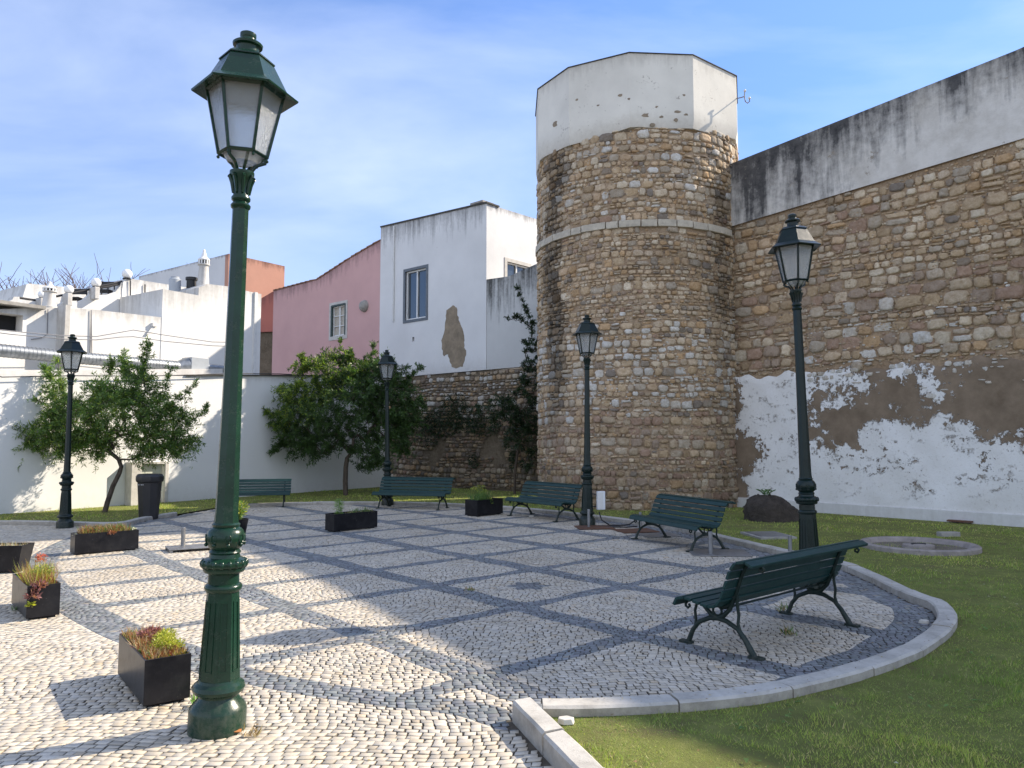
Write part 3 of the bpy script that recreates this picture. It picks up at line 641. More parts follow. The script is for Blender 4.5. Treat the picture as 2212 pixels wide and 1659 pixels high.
# ------------------------------------------------------------------ masonry builder
PAL = {'tan': [(.65, .51, .35), (.60, .46, .30), (.72, .60, .44), (.56, .43, .285), (.64, .52, .38), (.50, .43, .34), (.74, .64, .49), (.59, .41, .24), (.64, .48, .32)],
       'white': [(.70, .67, .61), (.74, .72, .67), (.64, .59, .51)], 'ochre': [(.48, .36, .23), (.51, .41, .29), (.43, .30, .22), (.43, .335, .255), (.55, .46, .35)],
       'dark': [(.33, .27, .21), (.29, .25, .21), (.36, .31, .25)]}
def masonry(name, mapf, u0, u1, z0, z1, parent, colf, okf=None, hrange=(0.10, 0.25), flat=0.22, prot=(0.012, 0.04), seed=1, gap=0.014, wmul=1.0, NR=12):
    R = random.Random(seed); V = []; F = []; C = []
    z = z0
    # course lines with a slow wave
    while z < z1:
        thin = R.random() < flat; h = R.uniform(0.045, 0.075) if thin else R.uniform(*hrange)
        ph = R.uniform(0, 6); u = u0 - R.uniform(0, 0.2)
        while u < u1:
            w = (R.uniform(0.09, 0.24) if thin else h * R.uniform(0.75, 1.75)) * wmul
            wave = 0.035 * math.sin(u * 1.1 + ph * .2 + z) + 0.014 * math.sin(u * 4.3 + z * 3)
            if thin and R.random() < 0.25: u += w; continue
            items = [(u + w / 2, z + h / 2, w, h)]
            if not thin and R.random() < 0.13: items = [(u + w / 2, z + h * .27, w, h * .5), (u + w / 2, z + h * .78, w * .9, h * .4)]
            for cu, cz, ww, hh in items:
                cz += wave + R.uniform(-.008, .008); g = gap * R.uniform(.5, 1.6)
                if okf and not okf(cu, cz): continue
                a, b = max(ww / 2 - g, .02), max(hh / 2 - g, .014)
                e = R.uniform(3.0, 12.0); pr = R.uniform(*prot); rot = R.uniform(-.10, .10); ca, sa = math.cos(rot), math.sin(rot)
                ph2 = R.uniform(0, 2 * PI); tu, tz = R.uniform(-.10, .10), R.uniform(-.12, .12)
                col = colf(cu, cz, R); jt = R.uniform(.88, 1.12); col = [min(.85, c_ * jt) for c_ in col]
                rad = []
                for k in range(NR):
                    t = 2 * PI * k / NR + ph2; x, y = math.cos(t), math.sin(t)
                    q = (abs(x) ** e + abs(y) ** e) ** (-1 / e) * R.uniform(.80, 1.06); rad.append((x * q * a, y * q * b))
                base = len(V)
                for sc, dp in ((1.05, -.02), (1.0, pr * .35), (.93, pr * .98), (.5, pr * 1.06)):
                    for x, y in rad:
                        xx, yy = x * sc, y * sc; jn = R.uniform(-.004, .004) if sc < 1 else 0
                        V.append(mapf(cu + xx * ca - yy * sa, cz + xx * sa + yy * ca, dp + (tu * xx + tz * yy if sc < 1 else 0) + jn))
                V.append(mapf(cu, cz, pr * 1.12 + R.uniform(-.004, .006)))
                for r_ in range(3):
                    for k in range(NR):
                        k2 = (k + 1) % NR; F.append((base + r_ * NR + k, base + r_ * NR + k2, base + (r_ + 1) * NR + k2, base + (r_ + 1) * NR + k))
                for k in range(NR):
                    F.append((base + 3 * NR + k, base + 3 * NR + (k + 1) % NR, base + 4 * NR, base + 4 * NR))
                C.extend([col] * (4 * NR + 1))
            u += w
        z += h
    # quads with a repeated last index become triangles through from_pydata-free path
    me = bpy.data.meshes.new(name); V_ = np.array(V, np.float32)
    if parent is not None: V_ -= np.array(parent.location, np.float32)
    me.vertices.add(len(V_)); me.vertices.foreach_set('co', V_.ravel())
    lt = []; li = []
    for f in F:
        if f[2] == f[3]: f = f[:3]
        lt.append(len(f)); li.extend(f)
    me.loops.add(len(li)); me.loops.foreach_set('vertex_index', li); me.polygons.add(len(lt))
    me.polygons.foreach_set('loop_start', np.concatenate([[0], np.cumsum(lt)[:-1]]).astype(np.int32)); me.update(calc_edges=True)
    at = me.attributes.new('col', 'FLOAT_COLOR', 'POINT'); cc = np.ones((len(V_), 4), np.float32); cc[:, :3] = np.array(C); at.data.foreach_set('color', cc.ravel())
    me.polygons.foreach_set('use_smooth', [True] * len(lt)); me.validate(); me.update()
    o = bpy.data.objects.new(name, me); S.collection.objects.link(o); me.materials.append(MT['stone'])
    if parent is not None: o.parent = parent
    return o
def fbm(u, z, s=1.0, sd=0.0):
    u *= s; z *= s
    return (math.sin(u * 1.7 + sd + 1.3 * math.sin(z * 1.1 + sd)) + .6 * math.sin(z * 2.9 + 2 * sd + 1.1 * math.sin(u * 2.3)) + .35 * math.sin(u * 6.1 + z * 4.3 + sd)) / 1.95

# ------------------------------------------------------------------ round tower
tower = thing('stone_tower', 'tall round rubble stone tower with a white many-sided limewashed cap', 'tower', (TC[0], TC[1], 0))
def tmap(u, z, n): a = u / TR; r = TR + n; return (TC[0] + r * math.cos(a), TC[1] + r * math.sin(a), z)
def tstain(ang, z):                                    # black water stain down the left flank and a fainter one by the wall
    x = abs((ang + 151) + 2.5 * math.sin(z * 1.3) + 1.5 * math.sin(z * 3.7)) / 11.0
    k = max(0, 1 - x ** 2) * (1 if z > 3.6 else max(0, (z - 1.2) / 2.4)) * (1.0 if z < 8.6 else .5)
    x2 = abs(ang + 49) / 12; k2 = .8 * max(0, 1 - x2 ** 2) * (1 if 4.5 < z < 7.6 else .5)
    if z < 6.5: k2 = max(k2, .35 * max(0, 1 - ((ang + 75) / 28) ** 2) * max(0, 1 - abs(z - 5.8) / .8))
    return min(1, max(k * 1.25, k2))
mb = MB(); NA, NZ = 72, 44; st = []
for j in range(NZ + 1):
    z = -0.1 + 9.02 * j / NZ
    for i in range(NA):
        a = 2 * PI * i / NA; r = TR + 0.012 * math.sin(i * 2.7 + j * 1.9); mb.v.append((TC[0] + r * math.cos(a), TC[1] + r * math.sin(a), z))
        dg = (math.degrees(a) + 180) % 360 - 180; st.append(tstain(dg, z))
mb.f = [(j * NA + i, j * NA + (i + 1) % NA, (j + 1) * NA + (i + 1) % NA, (j + 1) * NA + i) for j in range(NZ) for i in range(NA)]
mb.att['stain'] = st
mb.build('mortar_core', MT['mortar_tower'], tower, world=True, recalc=False, ang=80)
def capbot(deg): return 8.80 + .0024 * min(110, max(0, deg + 135)) + 0.03 * math.sin(deg * .11) + 0.012 * math.sin(deg * .9)
def tcol(u, z, R):
    dg = math.degrees(u / TR); f = fbm(u, z, .8, 2)
    if 2.0 < z < 4.5 and R.random() < (.36 if 2.4 < z < 4.0 else .16): c = R.choice(PAL['white'])
    elif z < 2.4 and R.random() < .6: c = R.choice(PAL['ochre'])
    elif f > .45 and R.random() < .5: c = R.choice(PAL['ochre'])
    elif R.random() < .12: c = R.choice(PAL['dark'])
    elif z > 6.6 and R.random() < .12: c = R.choice(PAL['white'])
    else: c = R.choice(PAL['tan'])
    k = tstain(dg, z) * R.uniform(.45, 1.0); c = [x * (1 - .84 * k) + .02 * k for x in c]
    if z < 1.0: c = [x * .8 for x in c]
    return c
def tok(u, z):
    dg = math.degrees(u / TR)
    if z > capbot(dg) - .06: return False
    zc = 6.57
    return not (zc - .13 < z < zc + .10) and not (dg > -35.5 and z < 8.2)
masonry('stonework', tmap, math.radians(-205) * TR, math.radians(2) * TR, 0.0, 9.6, tower, tcol, tok, hrange=(.09, .23), seed=3, gap=.008, prot=(.006, .055))
CR = random.Random(77)
masonry('chinking', tmap, math.radians(-190) * TR, math.radians(-38) * TR, 0.0, 8.8, tower, tcol, lambda u, z: tok(u, z) and CR.random() < .33, hrange=(.035, .06), flat=0, prot=(.004, .018), seed=4, gap=.004, NR=6)
# projecting string course
mb = MB(); a = -196.0
while a < -42:
    w = random.uniform(6.5, 16); p_ = []
    a0, a1 = math.radians(a + .25), math.radians(a + w - .25); zc = 6.565 + random.uniform(-.01, .01); hh = .082
    for zz in (zc - hh, zc + hh):
        for an, rr in ((a0, TR - .03), (a1, TR - .03), (a1, TR + .085), (a0, TR + .085)):
            p_.append((TC[0] + rr * math.cos(an), TC[1] + rr * math.sin(an), zz))
    mb.hexa(p_) if a0 < math.radians(-40) else None; a += w
mb.build('string_course', MT['course'], tower, world=True, bevel=.012, smooth=True)
# many-sided cap
vang = [-197.0, -162.5, -134.3, -101.7, -69.7, -34.0, 0.0, 35.0, 70.0, 105.0, 135.0]
RC = 2.74; mb = MB(); mb.att = {'td': [], 'bd': []}
vz = lambda d: 10.56 + 0.0 * d
M_ = len(vang); nz = 8; nu = 6
pts = []
for i in range(M_):
    d0, d1 = math.radians(vang[i]), math.radians(vang[(i + 1) % M_] + (360 if i == M_ - 1 else 0))
    A = np.array([RC * math.cos(d0), RC * math.sin(d0)]); B = np.array([RC * math.cos(d1), RC * math.sin(d1)])
    for k in range(nu):
        q = A + (B - A) * k / nu; dg = math.degrees(math.atan2(q[1], q[0])); dg = dg if dg < 120 else dg - 360; pts.append((q, dg))
NP = len(pts)
for j in range(nz + 1):
    for q, dg in pts:
        zb = capbot(dg) - .09; zt_ = 10.58 + 0.04 * (dg > -70 and dg < 60); f = j / nz; z = zb + (zt_ - zb) * f; r = np.linalg.norm(q)
        s_ = 1.0 if j > 0 else 0.985
        mb.v.append((TC[0] + q[0] * s_, TC[1] + q[1] * s_, z)); mb.att['td'].append((zt_ - z) / .35); mb.att['bd'].append((z - zb) * 1.2)
mb.f = [(j * NP + i, j * NP + (i + 1) % NP, (j + 1) * NP + (i + 1) % NP, (j + 1) * NP + i) for j in range(nz) for i in range(NP)]
mb.f.append(tuple(range(NP))[::-1]); mb.f.append(tuple(nz * NP + i for i in range(NP)))
mb.build('limewashed_cap', MT['pl_tower'], tower, world=True, recalc=False, ang=14)
mb = MB(); cap = [(RC + .025) * np.array([math.cos(math.radians(a)), math.sin(math.radians(a))]) for a in vang]
mb.prism([(TC[0] + q[0], TC[1] + q[1], 10.585) for q in cap], (0, 0, .018)); mb.build('coping', MT['coping_dark'], tower, world=True, smooth=False)
# patches where the cap's render has fallen, a metal hook on the right side
for x, y, s in [(1196, 268, 9), (1395, 247, 7), (1412, 268, 6), (1430, 250, 4), (1465, 240, 6), (1482, 247, 4), (1462, 258, 5), (1340, 205, 5), (1360, 215, 3), (1246, 215, 3), (1290, 225, 3), (1478, 205, 3), (1420, 228, 3)]:
    r = ray(x, y); d = np.array(r); a_ = d[0] ** 2 + d[1] ** 2
    rr = RC * .985; b_ = -2 * (d[0] * TC[0] + d[1] * TC[1]); c_ = TC @ TC - rr * rr; t = (-b_ - math.sqrt(max(0, b_ * b_ - 4 * a_ * c_))) / 2 / a_
    X, Y, Zz = d[0] * t, d[1] * t, EYE + d[2] * t; dg = math.degrees(math.atan2(Y - TC[1], X - TC[0]))
    va = [v for v in vang if v <= dg][-1]; vb = vang[vang.index(va) + 1]; mid = math.radians((va + vb) / 2); apo = RC * math.cos(math.radians((vb - va) / 2))
    nrm = np.array([math.cos(mid), math.sin(mid)]); tg = np.array([-nrm[1], nrm[0]]); uu = (np.array([X, Y]) - TC) @ tg
    poly = []
    for k in range(9):
        th = 2 * PI * k / 9; q = s * .0105 * random.uniform(.55, 1.25); pu = uu + q * math.cos(th) * 1.2; pz = Zz + q * math.sin(th) * .8
        w_ = TC + nrm * (apo - .01) + tg * pu; poly.append((w_[0], w_[1], pz))
    mb = MB(); mb.prism(poly, (nrm[0] * .014, nrm[1] * .014, 0)); mb.build('bare_render_patch', MT['brown_render'], tower, world=True, smooth=False)
hk = thing('iron_hook', 'small rusty double-ended iron hook sticking out from the tower cap', 'hook', ZD(1600, 205, 18.3))
mb = MB(); B0 = ZD(1590, 213, 18.36)
def hp(x, y, yy): return ZD(x, y, yy)
mb.tube([B0, hp(1600, 211, 18.2), hp(1609, 208, 18.1)], .014, 6)
mb.tube([hp(1609, 197, 18.1), hp(1608, 208, 18.1), hp(1610, 219, 18.1), hp(1615, 223, 18.1), hp(1619, 219, 18.1), hp(1619, 213, 18.1)], .014, 6)
mb.build('hook_bar', MT['wire_grey'], hk, world=True)
for q in ((1609, 196), (1619, 212)):
    mb = MB(); mb.sphere(hp(*q, 18.1), .035, 8, 6); mb.build('insulator', MT['pvc'], hk, world=True)

# ------------------------------------------------------------------ rampart wall on the right
ramp = thing('rampart_wall', 'high rubble stone town wall with black-stained render on top and peeling limewash below', 'wall', PL_RW.w(0, 0))
RU0, RU1 = -0.35, 15.0
rtop = lambda u: float(np.interp(u, [-1, 6.2, 11.0, 16], [8.195, 8.88, 9.6, 9.6])); rmid = lambda u: 6.77 + 0.068 * u; rlow = lambda u: 3.08 + .01 * u
wall_obj('wall_core', MT['mortar'], PL_RW, [(RU0, rtop(RU0)), (6.2, rtop(6.2)), (11, rtop(11)), (RU1, rtop(RU1))], -0.2, ramp, thick=0.9, n=-0.03)
wall_obj('rampart_render', MT['pl_rampart'], PL_RW, [(RU0, rtop(RU0) + .03), (6.2, rtop(6.2) + .03), (11, rtop(11) + .03), (RU1, rtop(RU1) + .03)], rmid, ramp, thick=.97, n=0.035,
         sdep=lambda u: 2.7 - .31 * min(max(u, 0), 6.5) , du=.5)
def rcol(u, z, R):
    f = fbm(u, z, .7, 5)
    if z < 4.6 and u > 2.0 and R.random() < .22: c = R.choice(PAL['white'])
    elif z < 5.0 and R.random() < .55: c = R.choice(PAL['ochre'])
    elif f > .3 and R.random() < .4: c = R.choice(PAL['ochre'])
    elif R.random() < .07: c = R.choice(PAL['dark'])
    else: c = R.choice(PAL['tan'])
    k = max(0, 1 - abs(z - rmid(u)) / .5) * .35 * (u < 3) + max(0, 1 - u / .5) * .4
    return [x * (1 - k) for x in c]
rmapf = lambda u, z, n: PL_RW.w(u, z, n - .02)
def rok(u, z): return u > RU0 + .05 and z < rmid(u) - .03 and (z > rlow(u) + .04)
masonry('stonework', rmapf, RU0, 9.5, 3.0, 7.6, ramp, rcol, rok, hrange=(.12, .30), seed=11, gap=.010, flat=.25, wmul=1.1, prot=(.006, .055))
masonry('chinking', rmapf, RU0, 7.5, 3.0, 7.6, ramp, rcol, lambda u, z: rok(u, z) and CR.random() < .33, hrange=(.035, .065), flat=0, prot=(.004, .018), seed=12, gap=.004, NR=6)
FR_ = random.Random(9)
def fringe_ok(u, z): return (1.9 < u < 9 and 2.93 < z < 3.12 and FR_.random() < .5) or (2.1 < u < 9 and 2.3 < z < 3.0 and FR_.random() < .05)
masonry('fringe_stones', lambda u, z, n: PL_RW.w(u, z, n + .018), 2.0, 8.5, 2.3, 3.15, ramp, lambda u, z, R: R.choice(PAL['white']), fringe_ok, hrange=(.09, .16), flat=.3, seed=21, prot=(.006, .018))
# lower limewash sheet
mb = MB(); nu_, nz_ = 110, 36; pe = []; bd = []; R_ = random.Random(5)
for j in range(nz_ + 1):
    for i in range(nu_ + 1):
        u = RU0 + (10.5 - RU0) * i / nu_; topz = rlow(u) + .05 * math.sin(u * 5) + .04 * math.sin(u * 13 + 1); z = -0.1 + (topz + .1) * j / nz_
        mb.v.append(PL_RW.w(u, z, .022 + (0 if 0 < j < nz_ else -.03) + .006 * math.sin(u * 7 + z * 5)))
        a_ = min(u - 2.1, z - (1.78 + .2 * math.sin(u * 1.8))) * 1.6       # big bare area right of the lamp
        b_ = 1 - math.hypot((u - .45) / .42, (z - 1.35) / .45)               # patch near the tower
        c_ = 1 - math.hypot((u - .15) / .2, (z - 2.6) / .5); d_ = 1 - math.hypot((u - .1) / .28, (z - .35) / .35)
        if z > 2.25: a_ = min(a_, .16 + max(0, (u - 4.2)) * .35)
        base = max(-1.0, min(1.0, max(a_, b_ * .9, c_ * .7, d_ * .9))) * .75
        base = max(base, -.28 if (u > 2.4 and .9 < z < 1.8) else -.62) if base < 0 else base
        pe.append(.5 + base); bd.append(z + .06)
mb.f = [(j * (nu_ + 1) + i, j * (nu_ + 1) + i + 1, (j + 1) * (nu_ + 1) + i + 1, (j + 1) * (nu_ + 1) + i) for j in range(nz_) for i in range(nu_)]
mb.att = {'peel': pe, 'bd': bd}
mb.build('peeling_limewash', MT['peel'], ramp, world=True, recalc=False, ang=60)
mb = MB(); pbox(mb, PL_RW, RU0 + .1, 10.5, -.1, .24, 0, .05); mb.build('plinth', MT['pl_wall'], ramp, world=True, bevel=.015)

# ------------------------------------------------------------------ rubble curtain wall in the middle
curt = thing('curtain_wall', 'low shaded rubble wall between the garden wall and the tower under the houses', 'wall', PL_CU.w(2, 0))
CU0, CU1 = -1.6, 6.9
wall_obj('wall_core', MT['mortar_grey'], PL_CU, [(CU0, 3.80), (CU1, 3.84)], -.2, curt, thick=.8, n=-.02)
def ccol(u, z, R):
    if z > 2.3 and R.random() < .28: c = R.choice(PAL['white'])
    elif R.random() < .35: c = R.choice(PAL['dark'])
    elif R.random() < .4: c = R.choice(PAL['ochre'])
    else: c = R.choice(PAL['tan'])
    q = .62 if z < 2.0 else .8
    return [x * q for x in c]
def cok(u, z): return z < 3.76 + .02 * math.sin(u * 9) and (z > 1.7 + .3 * math.sin(u * 1.7) or fbm(u, z, 1.4, 3) > -.45)
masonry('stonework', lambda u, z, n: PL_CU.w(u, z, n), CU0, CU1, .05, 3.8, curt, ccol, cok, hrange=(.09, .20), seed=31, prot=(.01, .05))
# ------------------------------------------------------------------ houses above the curtain wall
cu = lambda x, y: PL_CU.at(x, y)
def window(parent, pl, u0, u1, z0, z1, surround, sw, cols, rows, glass=None, frame=None, n=0.0, tilt=False, curtain=True, fw=.045):
    """stone surround proud of the wall, sash recessed in the opening; all children of the house"""
    frame = frame or MT['white_paint']
    mb = MB()
    for a, b, c, d in ((u0 - sw, u0, z0 - sw, z1 + sw), (u1, u1 + sw, z0 - sw, z1 + sw), (u0, u1, z1, z1 + sw), (u0, u1, z0 - sw, z0)):
        pbox(mb, pl, a, b, c, d, n - .05, n + .022)
    w = mb.build('window', surround, parent, world=True, smooth=False)
    f = MB(); d0, d1 = n - .11, n - .06
    pbox(f, pl, u0, u0 + fw, z0, z1, d0, d1); pbox(f, pl, u1 - fw, u1, z0, z1, d0, d1)
    pbox(f, pl, u0 + fw, u1 - fw, z1 - fw, z1, d0, d1); pbox(f, pl, u0 + fw, u1 - fw, z0, z0 + fw, d0, d1)
    for i in range(1, cols):
        c = u0 + (u1 - u0) * i / cols; pbox(f, pl, c - fw * .5, c + fw * .5, z0 + fw, z1 - fw, d0 + .002, d1 - .004)
    for j in range(1, rows):
        c = z0 + (z1 - z0) * j / rows; pbox(f, pl, u0 + fw, u1 - fw, c - .012, c + .012, d0 + .006, d1 - .01)
    fo = f.build('sash', frame, parent, world=True, smooth=False); fo.parent = w
    g = MB(); pbox(g, pl, u0 + .01, u1 - .01, z0 + .01, z1 - .01, n - .135, n - .118)
    go = g.build('pane', glass or MT['glass'], parent, world=True, smooth=False); go.parent = w
    return w
# white house
u_r, _ = cu(1052, 500); u_l, _ = cu(824, 500)
zt_r = cu(1052, 440)[1]; zt_l = cu(828, 491)[1]
wh = thing('white_house', 'white limewashed house with a grey-framed window standing on the rubble wall', 'house', PL_CU.w(u_r, 3.8))
wu0, wu1 = sorted((cu(877, 640)[0], cu(922, 640)[0])); wz0, wz1 = cu(900, 689)[1], cu(900, 583)[1]
vu, vz0 = cu(894, 733); 
whu0, whu1 = wu0, wu1
wall_obj('front_wall', MT['pl_white'], PL_CU, [(u_r, zt_r), (u_l, zt_l)], 3.84, wh, holes=[(wu0, wu1, wz0, wz1), (vu - .06, vu + .06, vz0 - .08, vz0 + .08)], thick=.5, n=.03, sdep=.9, depth=.2)
window(wh, PL_CU, wu0, wu1, wz0, wz1, MT['grey_stone_trim'], .10, 2, 1, n=.03, fw=.05)
mb = MB(); pbox(mb, PL_CU, wu0 + .05, wu1 - .05, wz0 + .04, wz1 - .05, -.10, -.0955); mb.build('curtain', MT['curtain'], wh, world=True, smooth=False)
mb = MB(); # tilted left sash
uL = (wu1 + (wu0 + wu1) / 2) / 2; hw = (wu1 - wu0) / 4 - .02
P = []
for dn, zz in ((0.0, wz0 + .05), (-.0, wz1 - .06)):
    pass
for (a0, a1) in ((uL - hw, uL - hw + .035), (uL + hw - .035, uL + hw)):
    mb.hexa([PL_CU.w(a0, wz0 + .06, -.025), PL_CU.w(a1, wz0 + .06, -.025), PL_CU.w(a1, wz0 + .06, -.055), PL_CU.w(a0, wz0 + .06, -.055), PL_CU.w(a0 - .05, wz1 - .10, -.15), PL_CU.w(a1 - .05, wz1 - .10, -.15), PL_CU.w(a1 - .05, wz1 - .10, -.18), PL_CU.w(a0 - .05, wz1 - .10, -.18)])
# bare render patch, vent, downpipe, coping, chimney
x2 = lambda p: ((1000 + p[0] * .5425) / 1.8227, (750 + p[1] * .5425) / 1.8227)
patch = [(1450, 833), (1475, 850), (1480, 905), (1500, 960), (1525, 1030), (1533, 1090), (1530, 1140), (1545, 1175), (1535, 1230), (1520, 1280), (1470, 1292), (1440, 1280), (1425, 1240), (1415, 1190), (1385, 1205), (1368, 1150), (1365, 1090), (1390, 1010), (1400, 930), (1402, 870)]
pts = []
for i, q in enumerate(patch):
    for k in range(3):
        r_ = patch[(i + 1) % len(patch)]; t = k / 3; pts.append((q[0] + (r_[0] - q[0]) * t + random.uniform(-5, 5) * (k > 0), q[1] + (r_[1] - q[1]) * t + random.uniform(-5, 5) * (k > 0)))
mb = MB(); mb.prism([PL_CU.W(*x2(q), .025) for q in pts], tuple(np.append(PL_CU.N * .012, 0))); mb.build('bare_render_patch', MT['brown_render'], wh, world=True, smooth=False)
mb = MB(); a = PL_CU.off(.06); mb.tube([a.W(851, 489), a.W(850, 620), a.W(849, 695)], .035, 8); mb.build('downpipe', MT['pvc'], wh, world=True)
mb = MB()
for z_ in (510, 560, 610, 660):
    mb = MB(); mb.box(PL_CU.W(850.6, z_, .05), (.10, .03, .03), math.atan2(PL_CU.D[1], PL_CU.D[0])); mb.build('pipe_bracket', MT['pvc'], wh, world=True)
mb = MB(); mb.hexa([PL_CU.w(u_r - .05, zt_r, -.55), PL_CU.w(u_l + .0, zt_l, -.55), PL_CU.w(u_l, zt_l, .07), PL_CU.w(u_r - .05, zt_r, .07), PL_CU.w(u_r - .05, zt_r + .05, -.55), PL_CU.w(u_l, zt_l + .05, -.55), PL_CU.w(u_l, zt_l + .05, .07), PL_CU.w(u_r - .05, zt_r + .05, .07)])
mb.build('coping', MT['coping_dark'], wh, world=True, smooth=False)
# right flank of the white house, receding from the corner, sunlit
c0 = np.array(PL_CU.w(u_r, 0)[:2]); 
# direction so the top edge falls from (1053,440) to (1160,470)
def flank_dir(x, y, zt):
    r = ray(x, y); t = (zt - EYE) / r[2]; q = np.array([r[0] * t, r[1] * t]); return q
c0 = c0 - PL_CU.D * .004; tq = (.0345 * c0[1] - c0[0]) / (-PL_CU.N[0] + .0345 * PL_CU.N[1]); qe = c0 - PL_CU.N * tq
PL_FL = Plane(c0 + PL_CU.N * .03, qe)
fl_len = float(np.linalg.norm(qe - c0))
fw0 = PL_FL.at(1095, 580); fw1 = PL_FL.at(1142, 580)
fwz1 = PL_FL.at(1092, 562)[1]
wall_obj('side_wall', MT['pl_white'], PL_FL, [(0.002, zt_r), (fl_len, ZD(1163, 474, qe[1])[2]), (fl_len + 2.0, ZD(1163, 474, qe[1])[2])], 3.84, wh, holes=[(fw0[0], fw1[0], fwz1 - 1.1, fwz1 - .03)], thick=.3, n=0.0, sdep=.25, depth=.2)
window(wh, PL_FL, fw0[0], fw1[0], fwz1 - 1.1, fwz1 - .03, MT['lime_trim'], .12, 2, 1, n=0.0)
# roof slab behind the parapet and a flat-topped chimney
mb = MB(); mb.prism([PL_CU.w(u_r + .4, zt_r - .5, -.5), PL_CU.w(u_l, zt_l - .4, -.5), PL_CU.w(u_l, zt_l - .4, -6), PL_CU.w(u_r + .4, zt_r - .5, -6)], (0, 0, .12)); mb.build('roof', MT['roof_tile'], wh, world=True, smooth=False)
mb = MB(); cc_ = PL_CU.off(-.75); uu, zz = cc_.at(1037, 441); pbox(mb, PL_CU, uu - .22, uu + .20, zz - .6, zz - .02, -1.0, -.62); mb.build('chimney', MT['pl_white'], wh, world=True, smooth=False)
mb = MB(); pbox(mb, PL_CU, uu - .32, uu + .28, zz - .02, zz + .04, -1.1, -.55); ch = mb.build('chimney_slab', MT['concrete'], wh, world=True, smooth=False)
# grey stained parapet wall at the foot of the flank, beside the tower
pg = thing('stained_parapet', 'grey rain-stained parapet wall beside the tower above the rubble wall', 'wall', PL_CU.w(0, 3.8))
wall_obj('parapet_wall', MT['pl_grey'], PL_CU, [(u_r - .01, cu(1056, 603)[1]), (cu(1100, 597)[0], cu(1100, 597)[1]), (cu(1160, 570)[0], cu(1160, 570)[1]), (cu(1160, 570)[0] - 1.2, cu(1160, 570)[1] + .35)], 3.84, pg, thick=.25, n=.015, sdep=1.5)

# pink house
pk = thing('pink_house', 'shaded pink limewashed house with a sloping roofline and a small old window', 'house', PL_CU.w(u_l + 3, 3.8))
pu_l = cu(590, 700)[0]
tp = [(u_l + .004, cu(823, 519)[1]), (cu(760, 556)[0], cu(760, 556)[1]), (cu(686, 604)[0], cu(686, 604)[1]), (pu_l, cu(590, 629)[1])]
x2u = lambda q: cu(*x2(q))
pw0, pw1 = sorted((x2u((567, 900))[0], x2u((665, 900))[0])); pz0, pz1 = x2u((615, 1055))[1], x2u((615, 835))[1]
wall_obj('front_wall', MT['pl_pink'], PL_CU, tp, 2.6, pk, holes=[(pw0, pw1, pz0, pz1)], thick=.5, n=.012, sdep=.55)
window(pk, PL_CU, pw0, pw1, pz0, pz1, MT['lime_trim'], .15, 2, 3, n=.012, frame=MT['white_paint'], glass=MT['beige'], fw=.05)
mb = MB()
for a_, b_ in ((pw0 - .05, pw0 + .03), (pw1 - .03, pw1 + .05)): pbox(mb, PL_CU, a_, b_, pz0, pz1 + .03, -.03, .036)
pbox(mb, PL_CU, pw0, pw1, pz1 - .02, pz1 + .05, -.03, .0365); mb.build('shutter_frame', MT['green_wood'], pk, world=True, smooth=False)
mb = MB(); q = x2u((806, 840)); mb.sphere(PL_CU.w(q[0], q[1], .0), .235, 18, 10, (1, 1, 1)); o = mb.build('round_wall_cover', MT['concrete'], pk, world=True)
mb = MB()                                              # tiles along the raking verge
for i in range(len(tp) - 1):
    (a0, z0), (a1, z1) = tp[i], tp[i + 1]; L_ = abs(a1 - a0); k = max(2, int(L_ / .32))
    for j in range(k):
        f0, f1 = j / k, (j + 1) / k + .06; ua, ub = a0 + (a1 - a0) * f0, a0 + (a1 - a0) * min(f1, 1); za, zb = z0 + (z1 - z0) * f0, z0 + (z1 - z0) * min(f1, 1)
        mb.hexa([PL_CU.w(ua, za + .0, -.5), PL_CU.w(ub, zb + .0, -.5), PL_CU.w(ub, zb, .05), PL_CU.w(ua, za, .05), PL_CU.w(ua, za + .025, -.5), PL_CU.w(ub, zb + .06, -.5), PL_CU.w(ub, zb + .06, .05), PL_CU.w(ua, za + .025, .05)])
mb.build('verge_tiles', MT['roof_tile'], pk, world=True, smooth=False)
mb = MB(); mb.prism([PL_CU.w(tp[0][0], tp[0][1] - .1, -.5), PL_CU.w(tp[2][0], tp[2][1] - .1, -.5), PL_CU.w(tp[2][0], tp[2][1] - .1, -5), PL_CU.w(tp[0][0], tp[0][1] - .1, -5)], (0, 0, .06)); mb.build('roof', MT['roof_tile'], pk, world=True, smooth=False)
# red return wall at the left end of the pink house
PL_RR = Plane(PL_CU.w(pu_l, 0)[:2], (PL_CU.w(pu_l, 0)[0] + (-.995) * 1, PL_CU.w(pu_l, 0)[1] + .25))
ru = PL_RR.at(566, 660)[0]
wall_obj('return_wall', MT['pl_red'], PL_RR, [(.004, tp[-1][1]), (ru + 1.2, PL_RR.at(566, 660)[1] - .25)], 6.3, pk, thick=.3, n=0, sdep=.5)
wall_obj('stone_base', MT['mortar_grey'], PL_RR, [(.004, 6.3), (ru + 1.2, 6.3)], 2.6, pk, thick=.3, n=-.12, sdep=.5)

